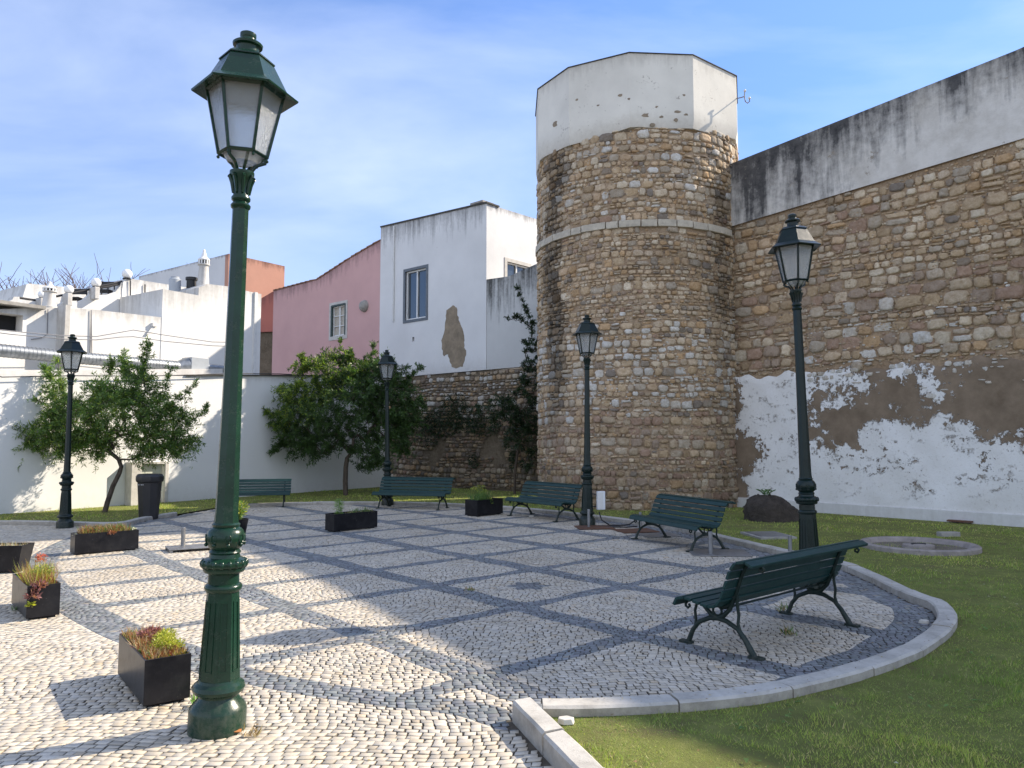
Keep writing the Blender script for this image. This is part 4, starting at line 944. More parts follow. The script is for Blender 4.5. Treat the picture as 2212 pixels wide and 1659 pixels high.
# coral building far behind
PL_CO = Plane(ZD(494, 950, 34)[:2], np.array(ZD(494, 950, 34)[:2]) + np.array([.75, .66]))
PL_AN = Plane(ZD(494, 950, 34)[:2], np.array(ZD(494, 950, 34)[:2]) + np.array([-.80, .60]))
co = thing('coral_building', 'flaking coral building rising behind the pink house', 'building', PL_CO.w(0, 0))
ca = PL_CO.at(494, 548); cb = PL_CO.at(615, 575)
wall_obj('front_wall', MT['pl_coral'], PL_CO, [(ca[0], ca[1]), (cb[0], cb[1])], 2.0, co, thick=.4, sdep=.4)
lb_ = thing('pale_annex', 'big pale plain-walled building with a sloping top joined to the coral building', 'building', PL_AN.w(2, 0))
t0 = PL_AN.at(300, 597); t1 = PL_AN.at(494, 548)
wall_obj('front_wall', MT['pl_white'], PL_AN, [(t0[0], t0[1]), (t1[0] + .004, t1[1])], 2.0, lb_, thick=.4, n=0, sdep=.15)

# ------------------------------------------------------------------ garden wall
gw = thing('garden_wall', 'long smooth white garden wall along the left side of the plaza', 'wall', PL_W1.w(3, 0))
W1T = [(-7, PL_W1.at(0, 812)[1] - .5)] + [(PL_W1.at(x, 812)[0], PL_W1.at(x, 812)[1]) for x in (0, 200, 400, 600, 836)]
g0, g1 = PL_W1.at(292, 1050)[0], PL_W1.at(353, 1050)[0]; gz = PL_W1.at(300, 1003)[1]
wall_obj('wall_face', MT['pl_wall'], PL_W1, W1T, -.1, gw, holes=[(g0, g1, -.1, gz)], thick=.3, depth=.18, sdep=.25)
mb = MB(); wl = W1T
for (a0, z0), (a1, z1) in zip(wl[:-1], wl[1:]):
    if a0 < PL_W1.at(380, 812)[0] - .01: continue
    mb.hexa([PL_W1.w(a0, z0, -.3), PL_W1.w(a1, z1, -.3), PL_W1.w(a1, z1, .05), PL_W1.w(a0, z0, .05), PL_W1.w(a0, z0 + .035, -.3), PL_W1.w(a1, z1 + .035, -.3), PL_W1.w(a1, z1 + .035, .05), PL_W1.w(a0, z0 + .035, .05)])
mb.build('coping', MT['coping_dark'], gw, world=True, smooth=False)
mb = MB(); pbox(mb, PL_W1, g0 - .26, g0 - .002, -.1, gz + .06, -.1, .28); mb.build('gate_pillar', MT['lime_trim'], gw, world=True, bevel=.01)
mb = MB(); pbox(mb, PL_W1, g1 + .002, g1 + .10, -.1, gz + .02, -.1, .06); mb.build('gate_pillar', MT['lime_trim'], gw, world=True, bevel=.01)
mb = MB(); pbox(mb, PL_W1, g0 - .05, g1 + .05, gz - .0, gz + .05, -.1, .05); mb.build('lintel', MT['lime_trim'], gw, world=True, smooth=False)
mb = MB(); pbox(mb, PL_W1, g0 + .01, g1 - .01, 0, gz - .005, -.14, -.10); gt = mb.build('gate', MT['gate'], gw, world=True, smooth=False)
mb = MB(); R_ = random.Random(4)
for k in range(16):
    uu = g0 + R_.uniform(.06, .42); zz = gz - R_.uniform(.28, .62); s_ = R_.uniform(.04, .12)
    mb.prism([PL_W1.w(uu + s_ * math.cos(t_) * 1.6 + s_ * .5 * math.sin(t_), zz + s_ * .6 * math.sin(t_), -.0985 + .0004 * k) for t_ in np.linspace(0, 2 * PI, 9)[:-1]], tuple(np.append(PL_W1.N * .001, 0)))
sp_o = mb.build('paint_splash', MT['spray'], gw, world=True, smooth=False); sp_o.parent = gt
# cables lying along the wall head
tag(None or (lambda: (lambda m_: (m_.tube([PL_W1.W(x, y, .10) for x, y in [(-60, 800), (0, 815), (150, 812), (300, 813), (420, 810), (500, 807), (600, 808), (700, 813)]], .013, 6), m_.build('cable', MT['cable']))[1])(MB()))(),
    'thick black cable running along the top of the garden wall', 'cable')

# ------------------------------------------------------------------ left-hand houses
P1 = PL_W1.off(-1.4); P2 = PL_W1.off(-1.385); P3 = PL_W1.off(-3.6); P4 = PL_W1.off(-7)
q4 = lambda x, y: (x * .17362, 548.6 + y * .17362)      # detail crop (0,1000)-(700,1500) scale
c4 = lambda x, y: (x * .2728, 521.2 + y * .2728)
b1 = thing('low_white_house', 'low white rendered house with a flat cracked roof edge behind the garden wall', 'house', P1.w(1, 0))
t = [P1.at(*q4(-900, 640)), P1.at(*q4(0, 685)), P1.at(*q4(600, 665)), P1.at(*q4(1150, 690)), P1.at(*q4(1985, 785)), P1.at(*q4(2060, 788))]
hu0, hu1 = P1.at(*q4(-500, 800))[0], P1.at(*q4(285, 800))[0]
wall_obj('front_wall', MT['pl_left'], P1, t, 2.2, b1, holes=[(hu0, hu1, P1.at(*q4(100, 955))[1], P1.at(*q4(100, 740))[1])], thick=1.2, sdep=.4, depth=.9)
mb = MB(); pbox(mb, P1, hu0 + .01, hu1 - .01, P1.at(*q4(100, 955))[1] + .01, P1.at(*q4(100, 740))[1] - .01, -.88, -.35); mb.build('opening_shade_block', MT['dark'], b1, world=True, smooth=False)  # near-black block stands in for the shade inside the opening
mb = MB(); a0, a1 = P1.at(*q4(-900, 690)), P1.at(*q4(520, 690)); pbox(mb, P1, a0[0], a1[0], a1[1] - .02, a1[1] + .06, -1.2, .22); mb.build('roof', MT['concrete'], b1, world=True, smooth=False)
mb = MB(); a0 = P1.at(*q4(712, 700)); a1 = P1.at(*q4(772, 700)); pbox(mb, P1, a0[0], a1[0], 2.2, P1.at(*q4(740, 655))[1], .0, .42); mb.build('buttress', MT['pl_left'], b1, world=True, smooth=False)
for pp in ([(590, 690), (582, 1000), (510, 1045), (380, 1065)], [(1128, 700), (1115, 1240)], [(1128, 700), (1135, 1260)]):
    mb = MB(); mb.tube([P1.W(*q4(*q), .03) for q in pp], .012, 5); mb.build('wall_cable', MT['wire_grey'], b1, world=True)
mb = MB(); pbox(mb, P1, P1.at(*q4(1910, 0))[0], P1.at(*q4(1965, 0))[0], P1.at(*q4(1940, 910))[1], P1.at(*q4(1940, 865))[1], 0, .10); mb.hexa([P1.w(*P1.at(*q4(1810, 1000)), .02), P1.w(*P1.at(*q4(1845, 1005)), .02), P1.w(*P1.at(*q4(1845, 1005)), .06), P1.w(*P1.at(*q4(1810, 1000)), .06), P1.w(*P1.at(*q4(1900, 880)), .02), P1.w(*P1.at(*q4(1925, 900)), .02), P1.w(*P1.at(*q4(1925, 900)), .06), P1.w(*P1.at(*q4(1900, 880)), .06)]); mb.build('tv_bracket', MT['pvc'], b1, world=True, smooth=False)
# grey recess under the duct
mb = MB(); a0 = P1.at(-160, 780); a1 = P1.at(440, 803); mb.hexa([P1.w(a0[0], a0[1] - .5, .0), P1.w(a1[0], a1[1] - .1, .0), P1.w(a1[0], a1[1] - .1, .9), P1.w(a0[0], a0[1] - .5, .9), P1.w(a0[0], a0[1] - .25, .0), P1.w(a1[0], a1[1] + .04, .0), P1.w(a1[0], a1[1] + .04, .9), P1.w(a0[0], a0[1] - .25, .9)]); mb.build('ledge', MT['pl_wall'], b1, world=True, smooth=False)

b2 = thing('tall_white_house', 'tall white rendered house with rain streaks beside the near street lamp pole', 'house', P2.w(6, 0))
t = [P2.at(*c4(1290, 378)), P2.at(*c4(1572, 428)), P2.at(*c4(1574, 366)), P2.at(*c4(1645, 338)), P2.at(*c4(1830, 360)), P2.at(*c4(1960, 395)), P2.at(*c4(2070, 418))]
t = [(u, z) for u, z in t]; t[2] = (t[1][0] + .004, t[2][1])
wall_obj('front_wall', MT['pl_left'], P2, t, 2.2, b2, thick=2.2, sdep=.7)
mb = MB(); uu = P2.at(*c4(2010, 500))[0]; pbox(mb, P2, uu, uu + .10, 2.2, P2.at(*c4(2010, 402))[1], 0, .05); mb.build('downpipe', MT['pvc'], b2, world=True)
mb = MB(); mb.tube([P2.W(*q4(1975, 790), -.3), P2.W(*q4(1965, 1080), -.3), P2.W(*q4(1965, 1300), -.3)], .03, 6); mb.build('corner_pipe', MT['pvc'], b2, world=True)

def algarve_chimney(name, label, base, top, r):
    x, y, z0 = base; H_ = top - z0; o = thing(name, label, 'chimney', (x, y, z0), group='ornate white chimneys')
    mb = MB(); mb.lathe([(r * 1.15, -.4), (r * 1.15, 0), (r * 1.0, H_ * .05), (r * .78, H_ * .55), (r * .78, H_ * .57), (r * 1.02, H_ * .585), (r * 1.02, H_ * .615), (r * .5, H_ * .62)], 16); mb.build('shaft', MT['pl_left'], o)
    for k in range(12):
        mb = MB(); a = 2 * PI * k / 12; mb.box((r * .88 * math.cos(a), r * .88 * math.sin(a), H_ * .66), (r * .16, r * .20, H_ * .09), a); mb.build('lattice_bar', MT['white_paint'], o, smooth=False)
    mb = MB(); mb.lathe([(r * .6, H_ * .6), (r * .6, H_ * .72)], 12); mb.build('flue', MT['dark'], o)
    mb = MB(); mb.lathe([(r * .98, H_ * .705), (r * 1.04, H_ * .725), (r * .95, H_ * .745), (r * .60, H_ * .79), (r * .5, H_ * .81), (r * .40, H_ * .87), (r * .2, H_ * .94), (r * .28, H_ * .955), (r * .2, H_ * .98), (r * .05, H_)], 16); mb.build('cap', MT['white_paint'], o)
    return o
p = P3.off(1.0)
def on_p(pl, x, y): return pl.W(x, y)
B = P2.off(-.5).W(*c4(1608, 372)); T = P2.off(-.5).W(*c4(1612, 62)); algarve_chimney('ornate_chimney', 'tall ornate white chimney with lattice head on the tall white house', B, T[2], .17)
B = P1.off(-.6).W(*q4(612, 660)); T = P1.off(-.6).W(*q4(632, 345)); algarve_chimney('ornate_chimney', 'short ornate white chimney with lattice head on the low roof among the globes', B, T[2], .165)

# terrace house with sweeping parapet and globes
te = thing('terrace_house', 'roof terrace block with roughcast parapet sweeping down between globe pillars', 'house', P3.w(3, 2.5))
e = lambda x, y: P3.at(*q4(x, y))
def poly_wall(name, pl, pix, th, mat, parent, n=0.0):
    mb = MB(); mb.prism([pl.w(*pl.at(*q), n) for q in pix], tuple(np.append(-pl.N * th, 0))); zt_ = max(v[2] for v in mb.v)
    mb.att = {'td': [(zt_ - v[2]) / .6 for v in mb.v], 'bd': [v[2] - zt_ + 3 for v in mb.v]}
    return mb.build(name, mat, parent, world=True, smooth=False)
Q = lambda L_: [q4(*p_) for p_ in L_]
poly_wall('block_wall', P3, Q([(1520, 640), (1520, 470), (1530, 360), (1560, 310), (1640, 308), (2212, 400), (2700, 470), (2700, 760), (1995, 790), (1640, 760), (1520, 750)]), 1.6, MT['pl_terrace'], te)
poly_wall('sweeping_parapet', P3, Q([(720, 640), (790, 600), (815, 500), (850, 498), (870, 590), (960, 600), (1060, 560), (1130, 500), (1150, 415), (1190, 412), (1210, 510), (1340, 505), (1440, 470), (1500, 400), (1519, 350), (1519, 760), (1100, 720), (720, 700)]), .18, MT['pl_terrace'], te, n=-.02)
poly_wall('low_parapet', P3, Q([(-600, 760), (-300, 700), (0, 640), (165, 565), (180, 530), (250, 530), (255, 560), (470, 590), (490, 545), (520, 540), (545, 580), (720, 600), (720, 760)]), .3, MT['pl_left'], te, n=-.04)
poly_wall('far_block', P3.off(-2.2), Q([(235, 700), (330, 375), (370, 368), (640, 395), (820, 410), (1130, 455), (1130, 700)]), 3.0, MT['pl_left'], te)
P3f = P3.off(.25)
mb = MB()
for x0, y0, x1, y1 in [(1190, 400, 1250, 520), (850, 480, 910, 600), (515, 540, 560, 640)]:
    mb = MB(); a0 = P3f.at(*q4(x0, y0)); a1 = P3f.at(*q4(x1, y1)); pbox(mb, P3f, a0[0], a1[0], a1[1] - .1, a0[1], -.36, -.04); mb.build('globe_pillar', MT['pl_left'], te, world=True, bevel=.02)
mb = MB()
for pts_ in ([(480, 560), (740, 520), (930, 480), (1060, 455), (1150, 430)], [(1240, 400), (1380, 375), (1540, 340)], [(250, 540), (480, 575)], [(1240, 420), (1380, 400), (1530, 365)]):
    mb.tube([P3.W(*q4(*q), -.1) for q in pts_], .035, 6)
for x, y0, y1 in ((740, 500, 600), (1320, 400, 500), (1400, 385, 480), (1480, 370, 460)): mb.tube([P3.W(*q4(x, y0), -.25), P3.W(*q4(x, y1), -.25)], .018, 5)
mb.build('railing', MT['cable'], te, world=True)
for a_, b_ in (((1612, 330), (1614, 740)), ((1795, 380), (1792, 760))):
    mb = MB(); mb.tube([P3.W(*q4(*a_), .04), P3.W(*q4(*b_), .04)], .018, 6); mb.build('wall_pipe', MT['cable'], te, world=True)
poly_wall('tar_patch', P3, Q([(1640, 745), (1690, 660), (1790, 635), (1920, 640), (1930, 765), (1995, 790)]), .02, MT['dark'], te, n=.035)
globes = [(535, 504, 48, 'globe lamp behind the short ornate chimney'), (868, 440, 57, 'globe lamp on the left pillar above the sweeping parapet'), (1206, 355, 60, 'globe lamp on the right pillar above the sweeping parapet'), (1592, 247, 62, 'globe lamp on the corner of the roughcast terrace block, the highest of the globes')]
for x, y, r, lab in globes:
    c = P3.W(*q4(x, y), -.05); rr = r * .17362 / FOC * c[1] * 1.0
    o = thing('globe_lamp', 'white ' + lab, 'lamp', c, group='white globe lamps on the roof terrace')
    mb = MB(); mb.sphere((0, 0, 0), rr, 20, 12); mb.build('globe', MT['globe'], o)
    mb = MB(); mb.lathe([(rr * .75, -rr * 1.12), (rr * .85, -rr * .95), (rr * .55, -rr * .8)], 16); mb.build('collar', MT['cable'], o)
# terrace chair shapes
for x, y, lab in ((1060, 530, 'dark metal terrace chair behind the left globe'), (1440, 435, 'dark metal terrace chair beside the corner globe')):
    c = P3.W(*q4(x, y), -.6); o = thing('terrace_chair', lab, 'chair', c, group='terrace chairs')
    s_ = .22
    for dx, dy in ((-s_, -s_), (s_, -s_), (-s_, s_), (s_, s_)):
        mb = MB(); mb.tube([(dx, dy, -.35), (dx, dy, .0 if dy < 0 else .35)], .018, 5); mb.build('leg', MT['cable'], o)
    mb = MB(); mb.box((0, 0, 0), (.46, .46, .03)); mb.build('seat', MT['cable'], o)
    mb = MB(); mb.box((0, s_, .25), (.44, .02, .16)); mb.build('backrest', MT['cable'], o)
# rooftop clutter
c = P2.off(-1.2).W(*c4(1385, 335)); o = thing('roof_vent', 'pair of small dark roof vents behind the roughcast terrace wall', 'vent', c)
mb = MB(); mb.lathe([(.17, -.3), (.17, .12), (.12, .16), (.12, .2)], 12); mb.build('left_cowl', MT['box_grey'], o); mb = MB(); mb.lathe([(.14, -.3), (.14, .1), (.17, .12), (.17, .2)], 12, c=(.45, .1, 0)); mb.build('right_cowl', MT['cable'], o)

# galvanised duct
du = thing('air_duct', 'galvanised spiral air duct running along the white house above the garden wall', 'duct', P1.W(150, 765, .5))
PD = P1.off(.55)
ax = [PD.W(x, y) for x, y in ((-120, 741), (0, 757), (120, 769), (250, 780), (384, 792))]
rD = 13.5 / FOC * ax[2][1]
mb = MB(); mb.tube(ax, rD, 20)
mb.build('pipe', MT['galv'], du, world=True, ang=60)
mb = MB(); A_ = [Vector(a) for a in ax]
for i in range(len(A_) - 1):
    L_ = (A_[i + 1] - A_[i]).length; k = int(L_ / .085); d_ = (A_[i + 1] - A_[i]).normalized()
    for j in range(k):
        c = A_[i].lerp(A_[i + 1], j / k); mb.tube([c - d_ * .006, c + d_ * .006], rD + .006, 20, cap=True)
mb.build('spiral_ribs', MT['galv'], du, world=True)
mb = MB(); mb.tube([ax[-1], PD.W(403, 790)], [rD, rD * 1.55], 20); mb.build('cone', MT['galv'], du, world=True)
mb = MB(); a0 = PD.at(404, 772); a1 = PD.at(441, 805); pbox(mb, PD, a0[0], a1[0], a1[1], a0[1], -.25, .22); mb.build('fan_box', MT['box_grey'], du, world=True, bevel=.01)
mb = MB(); mb.tube([PD.W(442, 793), PD.W(520, 801)], rD * .72, 18); mb.build('outlet_pipe', MT['galv'], du, world=True)
for lab, pp in (('thin grey overhead cable, upper of two sagging across the white house', [(-40, 716), (0, 720), (100, 729), (180, 731), (232, 722), (260, 717), (330, 728), (430, 742), (494, 743)]),
                ('thin grey overhead cable, lower of two sagging across the white house', [(-40, 722), (0, 727), (120, 737), (180, 738), (232, 732), (260, 731), (330, 741), (430, 750), (494, 752)])):
    mb = MB(); mb.tube([P1.W(x, y, .62) for x, y in pp], .012, 5); tag(mb.build('cable', MT['wire_grey']), lab, 'cable')
# ------------------------------------------------------------------ street lamps
def oct_prof(prof, n=8): return prof
def slim(mb, k): mb.v = [(v[0] * k, v[1] * k, v[2]) for v in mb.v]
def make_lamp(label, paintmat):
    t = thing('street_lamp', label, 'street lamp', group='green cast-iron street lamps')
    mb = MB()
    mb.lathe([(.172, -.02), (.172, .0), (.172, .115), (.166, .13), (.150, .150), (.125, .175), (.118, .19), (.120, .20), (.150, .215), (.158, .235), (.150, .255), (.128, .27), (.122, .285)], 32)
    slim(mb, .89); mb.build('base', paintmat, t, ang=28)
    mb = MB()
    # octagonal tapering shaft with raised panels
    mb.lathe([(.124, .285), (.098, .765)], 8, rot=PI / 8)
    for k in range(8):
        a = 2 * PI * k / 8; ca, sa = math.cos(a), math.sin(a)
        def fr(x, z):
            r = (.124 + (.098 - .124) * (z - .285) / .48) * math.cos(PI / 8)
            return r
        for (xa, xb, za, zb) in ((-.026, -.019, .34, .71), (.019, .026, .34, .71), (-.026, .026, .333, .341), (-.026, .026, .709, .717)):
            P = []
            for z in (za, zb):
                sc = 1 - .2 * (z - .285) / .48; r0 = fr(0, z) - .002; r1 = fr(0, z) + .0045
                for x, r in ((xa, r1), (xb, r1), (xb, r0), (xa, r0)): P.append((r * ca - x * sc * sa, r * sa + x * sc * ca, z))
            mb.hexa(P)
    slim(mb, .90); mb.build('panelled_shaft', paintmat, t, ang=25)
    mb = MB()
    mb.lathe([(.098, .765), (.108, .775), (.112, .79), (.106, .803), (.092, .81), (.090, .865), (.118, .875), (.124, .885), (.124, .90), (.112, .905)], 32)
    mb.lathe([(.100, .90), (.132, .905), (.138, .915), (.134, .935), (.110, .950), (.092, .955), (.088, .975), (.095, .985), (.088, .995), (.082, 1.0), (.100, 1.015), (.112, 1.045), (.115, 1.075), (.104, 1.105), (.088, 1.12), (.078, 1.125), (.084, 1.14), (.072, 1.15)], 32)
    for k in range(18):                                  # egg and dart ring
        a = 2 * PI * k / 18; mb.sphere((.126 * math.cos(a), .126 * math.sin(a), .922), .021, 8, 6, (.8, .8, 1.15))
    for k in range(8):                                   # leaf scrolls on the vase
        a = 2 * PI * k / 8
        for s_ in (-1, 1):
            pts = []
            for j in range(8):
                q = j / 7; th = q * 4.4; rr = .026 * (1 - q * .75); aa = a + s_ * (.16 + rr * math.sin(th) * 5.5 * .9 - .10); pts.append((.1145 * math.cos(aa), .1145 * math.sin(aa), 1.058 + rr * math.cos(th)))
            mb.tube(pts, .0045, 5)
        mb.sphere((.112 * math.cos(a), .112 * math.sin(a), 1.03), .012, 6, 5)
    slim(mb, .91); mb.build('moulded_collar', paintmat, t, ang=40)
    mb = MB(); mb.lathe([(.068, 1.145), (.064, 1.2), (.053, 1.95), (.050, 2.3), (.046, 2.98)], 8, rot=PI / 8); mb.build('pole', paintmat, t, ang=30)
    mb = MB(); mb.lathe([(.052, 2.965), (.064, 2.975), (.067, 2.99), (.055, 3.003), (.050, 3.01), (.062, 3.02), (.064, 3.035), (.052, 3.05), (.050, 3.09), (.070, 3.15), (.082, 3.175), (.082, 3.19), (.03, 3.20)], 20)
    for k in range(8):
        a = 2 * PI * k / 8; mb.tube([(.052 * math.cos(a), .052 * math.sin(a), 3.06), (.062 * math.cos(a), .062 * math.sin(a), 3.12), (.086 * math.cos(a), .086 * math.sin(a), 3.165), (.090 * math.cos(a), .090 * math.sin(a), 3.15)], [.010, .014, .010, .006], 6)
    slim(mb, .84); mb.build('capital', paintmat, t, ang=40)
    ln = MB(); rb, rt, zb, zt = .135, .212, 3.29, 3.665     # glazed body
    r6 = PI / 6
    def hx(r, z, k): a = 2 * PI * k / 6 + r6; return Vector((r * math.cos(a), r * math.sin(a), z))
    for k in range(6):
        ln.tube([hx(rb, zb, k), hx(rt, zt, k)], .0115, 4)
        ln.tube([hx(rb, zb, k), hx(rb, zb, k + 1)], .012, 4); ln.tube([hx(rt, zt, k), hx(rt, zt, k + 1)], .013, 4)
        if k % 2 == 0:
            a = 2 * PI * k / 6 + r6
            ln.tube([(hx(rb * .95, zb, k)), (rb * .92 * math.cos(a), rb * .92 * math.sin(a), zb - .035), (.075 * math.cos(a), .075 * math.sin(a), zb - .055), (.055 * math.cos(a), .055 * math.sin(a), zb - .085), (.045 * math.cos(a), .045 * math.sin(a), 3.19)], .011, 6)
            a2 = a + .9
            ln.tube([(rb * .7 * math.cos(a2), rb * .7 * math.sin(a2), zb), (.08 * math.cos(a2), .08 * math.sin(a2), zb - .03), (.04 * math.cos(a2), .04 * math.sin(a2), zb - .08), (.035 * math.cos(a2), .035 * math.sin(a2), 3.19)], .009, 6)
        ln.sphere(hx(rb, zb - .022, k), .010, 6, 5)
    lant = ln.build('lantern', paintmat, t, smooth=True, ang=50)
    for k in range(6):
        g = MB(); g.prism([hx(rb - .004, zb + .008, k), hx(rb - .004, zb + .008, k + 1), hx(rt - .004, zt - .006, k + 1), hx(rt - .004, zt - .006, k)], tuple(-(Vector((math.cos(2 * PI * (k + .5) / 6 + r6), math.sin(2 * PI * (k + .5) / 6 + r6), 0)) * .004)))
        go = g.build('pane', MT['lampglass'], t, smooth=False); go.parent = lant
    g = MB(); g.lathe([(.115, zb + .004), (.085, zb - .045), (.03, zb - .05)], 16); go = g.build('glass_cup', MT['lampglass'], t); go.parent = lant
    rf = MB()
    rf.lathe([(.205, 3.672), (.296, 3.645), (.300, 3.655), (.232, 3.70), (.150, 3.855), (.158, 3.855), (.158, 3.862), (.128, 3.885), (.075, 3.895)], 6, rot=r6)
    rf.lathe([(.078, 3.885), (.066, 3.90), (.062, 3.93), (.066, 3.945), (.083, 3.952), (.086, 3.965), (.070, 3.978), (.045, 3.985), (.042, 4.0), (.046, 4.01), (.046, 4.03), (.03, 4.04)], 24)
    rf.build('hood', paintmat, t, ang=25)
    return t
lamp0 = make_lamp('nearest street lamp, bright glossy green, between the planter and the paved circle', MT['green'])
def set_lamp(o, base, toppx, H0=4.04, rz=0.0, sc=1.0):
    top = ZD(toppx[0], toppx[1], base[1]); dx = top[0] - base[0]; h = top[2]
    o.location = (base[0], base[1], 0); o.rotation_euler = (0, math.atan2(dx, h), rz); o.scale = (sc, sc, h / H0)
LAMPS = [((-1.635, 4.36), (541, 75), -.28, 1.0, None, None),
         ((-8.16, 14.09), (157, 722), .5, .94, 'dark green street lamp standing left of the leaning tree, in front of the garden wall', 1),
         ((-3.06, 18.94), (835.5, 756), .3, .97, 'dark green street lamp between the bushy tree and the curtain wall', 1),
         ((1.41, 14.46), (1268, 680), .2, 1.0, 'dark green street lamp with a white box on its foot in front of the tower', 1),
         ((3.27, 8.49), (1712, 462), -.15, 1.0, 'dark green leaning street lamp in front of the rampart wall, behind the near bench', 1)]
set_lamp(lamp0, LAMPS[0][0], LAMPS[0][1], rz=LAMPS[0][2])
lampd = make_lamp(LAMPS[1][4], MT['greendk']); set_lamp(lampd, LAMPS[1][0], LAMPS[1][1], rz=LAMPS[1][2], sc=LAMPS[1][3])
for b, tp_, rz, sc, lab, _ in LAMPS[2:]:
    o = dup(lampd, (0, 0, 0), (0, 0, 0), lab, group='green cast-iron street lamps'); set_lamp(o, b, tp_, rz=rz, sc=sc)
# white meter box on the middle lamp with its loose cables
o = thing('meter_box', 'white electrical box hanging on the foot of the lamp in front of the tower', 'electrical box', (1.66, 14.40, .36))
mb = MB(); mb.box((0, 0, .11), (.15, .08, .34), .25); mb.build('cabinet', MT['meter'], o, bevel=.006)
mb = MB(); mb.box((-.015, -.043, .11), (.115, .008, .30), .25); mb.build('door', MT['pvc'], o, bevel=.002)
mb = MB(); mb.tube([(-.09, .0, .22), (-.2, .03, .24)], .012, 6); mb.tube([(-.09, .0, -.0), (-.2, .03, -.01)], .012, 6); mb.build('strap', MT['cable'], o)
mb = MB(); pts = [(1.62, 14.36, .26), (1.66, 14.3, .12), (1.80, 14.25, .03), (2.0, 14.3, .015), (2.2, 14.45, .02), (2.35, 14.5, .12), (2.42, 14.5, .18), (2.40, 14.52, .22)]
mb.tube(pts, .014, 6); mb.tube([(1.6, 14.3, .015), (1.8, 14.1, .015), (2.1, 14.05, .015), (2.3, 14.2, .015)], .012, 6); tag(mb.build('cable', MT['cable']), 'loose black cable lying on the paving beside the lamp with the white box', 'cable')

# ------------------------------------------------------------------ benches
BK = .83
slats = [(.315, .392, -62), (.262, .430, -12), (.178, .432, 6), (.094, .418, 10), (.012, .404, 8), (-.066, .405, -14), (-.130, .445, -48), (-.172, .520, -64), (-.204, .603, -68), (-.237, .687, -67), (-.281, .764, -52), (-.352, .806, -10), (-.437, .795, 26)]
def make_bench(label):
    t = thing('park_bench', label, 'bench', group='green slatted park benches')
    L_ = 2.12 * BK; Lf = .72
    for i, (y, z, ang) in enumerate(slats):
        mb = MB(); M = Matrix.Rotation(math.radians(ang), 3, 'X'); mb.box((0, y * BK, z * BK), (L_, .072 * BK, .026 * BK), M=M)
        mb.build('slat', MT['slat'], t, smooth=False, bevel=.004)
    for s_ in (-1, 1):
        x = s_ * Lf; mb = MB(); k = BK
        def T(pts, r, n=8): mb.tube([(x, p[0] * k, p[1] * k) for p in pts], r if hasattr(r, '__len__') else r * k, n)
        T([(.335, .355), (.30, .40), (.24, .412), (.10, .402), (0, .385), (-.08, .378), (-.145, .42), (-.19, .50), (-.225, .60), (-.26, .69), (-.30, .755), (-.36, .785), (-.44, .772)], .019)
        # scroll ends
        T([(.335, .355), (.335, .325), (.31, .312), (.29, .33), (.30, .35)], .012); T([(-.44, .772), (-.465, .745), (-.45, .72), (-.425, .73), (-.43, .75)], .012)
        # crossed legs
        T([(.32, .0), (.30, .04), (.26, .13), (.19, .21), (.08, .262), (0, .275), (-.06, .30), (-.13, .37), (-.165, .44)], [.026 * k, .024 * k, .021 * k, .020 * k, .022 * k, .026 * k, .022 * k, .019 * k, .016 * k])
        T([(-.36, .0), (-.33, .05), (-.27, .14), (-.20, .215), (-.09, .262), (0, .275), (.07, .30), (.14, .36), (.18, .405)], [.030 * k, .028 * k, .024 * k, .021 * k, .022 * k, .026 * k, .021 * k, .018 * k, .016 * k])
        T([(.24, .15), (.225, .22), (.235, .30), (.215, .36), (.21, .405)], .013); T([(-.23, .185), (-.205, .26), (-.215, .33), (-.20, .42), (-.205, .50)], .014)
        mb.tube([(x, (.045 * math.cos(a)) * k, (.335 + .042 * math.sin(a)) * k) for a in np.linspace(0, 2 * PI, 15)], .012 * k, 6)
        mb.box((x, .335 * k, .009), (.055, .10, .018)); mb.box((x, -.375 * k, .009), (.055, .11, .018))
        mb.build('side_frame', MT['castiron'], t, ang=50)
    mb = MB(); mb.tube([(-Lf, -.05 * BK, .36 * BK), (Lf, -.05 * BK, .36 * BK)], .008, 6); mb.build('tie_rod', MT['castiron'], t)
    return t
def bench_rot(fx, fy): return math.atan2(fy, fx) - PI / 2
bench0 = make_bench('near green bench seen from behind, beside the kerb on the right')
bench0.scale = (1.05, 1.05, 1.06)
bench0.location = (2.143, 6.455, 0); bench0.rotation_euler = (0, 0, bench_rot(-.656, .755))
for loc, f, lab in [((2.53, 11.88), (-.93, -.38), 'green bench between the steel posts, in front of the rampart wall and tower'),
                    ((.63, 15.83), (-.80, -.60), 'green bench just left of the lamp with the white box'),
                    ((-2.33, 18.05), (-.28, -.96), 'green bench right of the bushy tree, in front of the curtain wall'),
                    ((-6.18, 18.5), (.22, -.975), 'green bench half hidden behind the nearest lamp pole, by the garden wall')]:
    dup(bench0, (loc[0], loc[1], 0), (0, 0, bench_rot(*f)), lab, group='green slatted park benches', scale=.94 if loc[0] < -5 else 1.04)

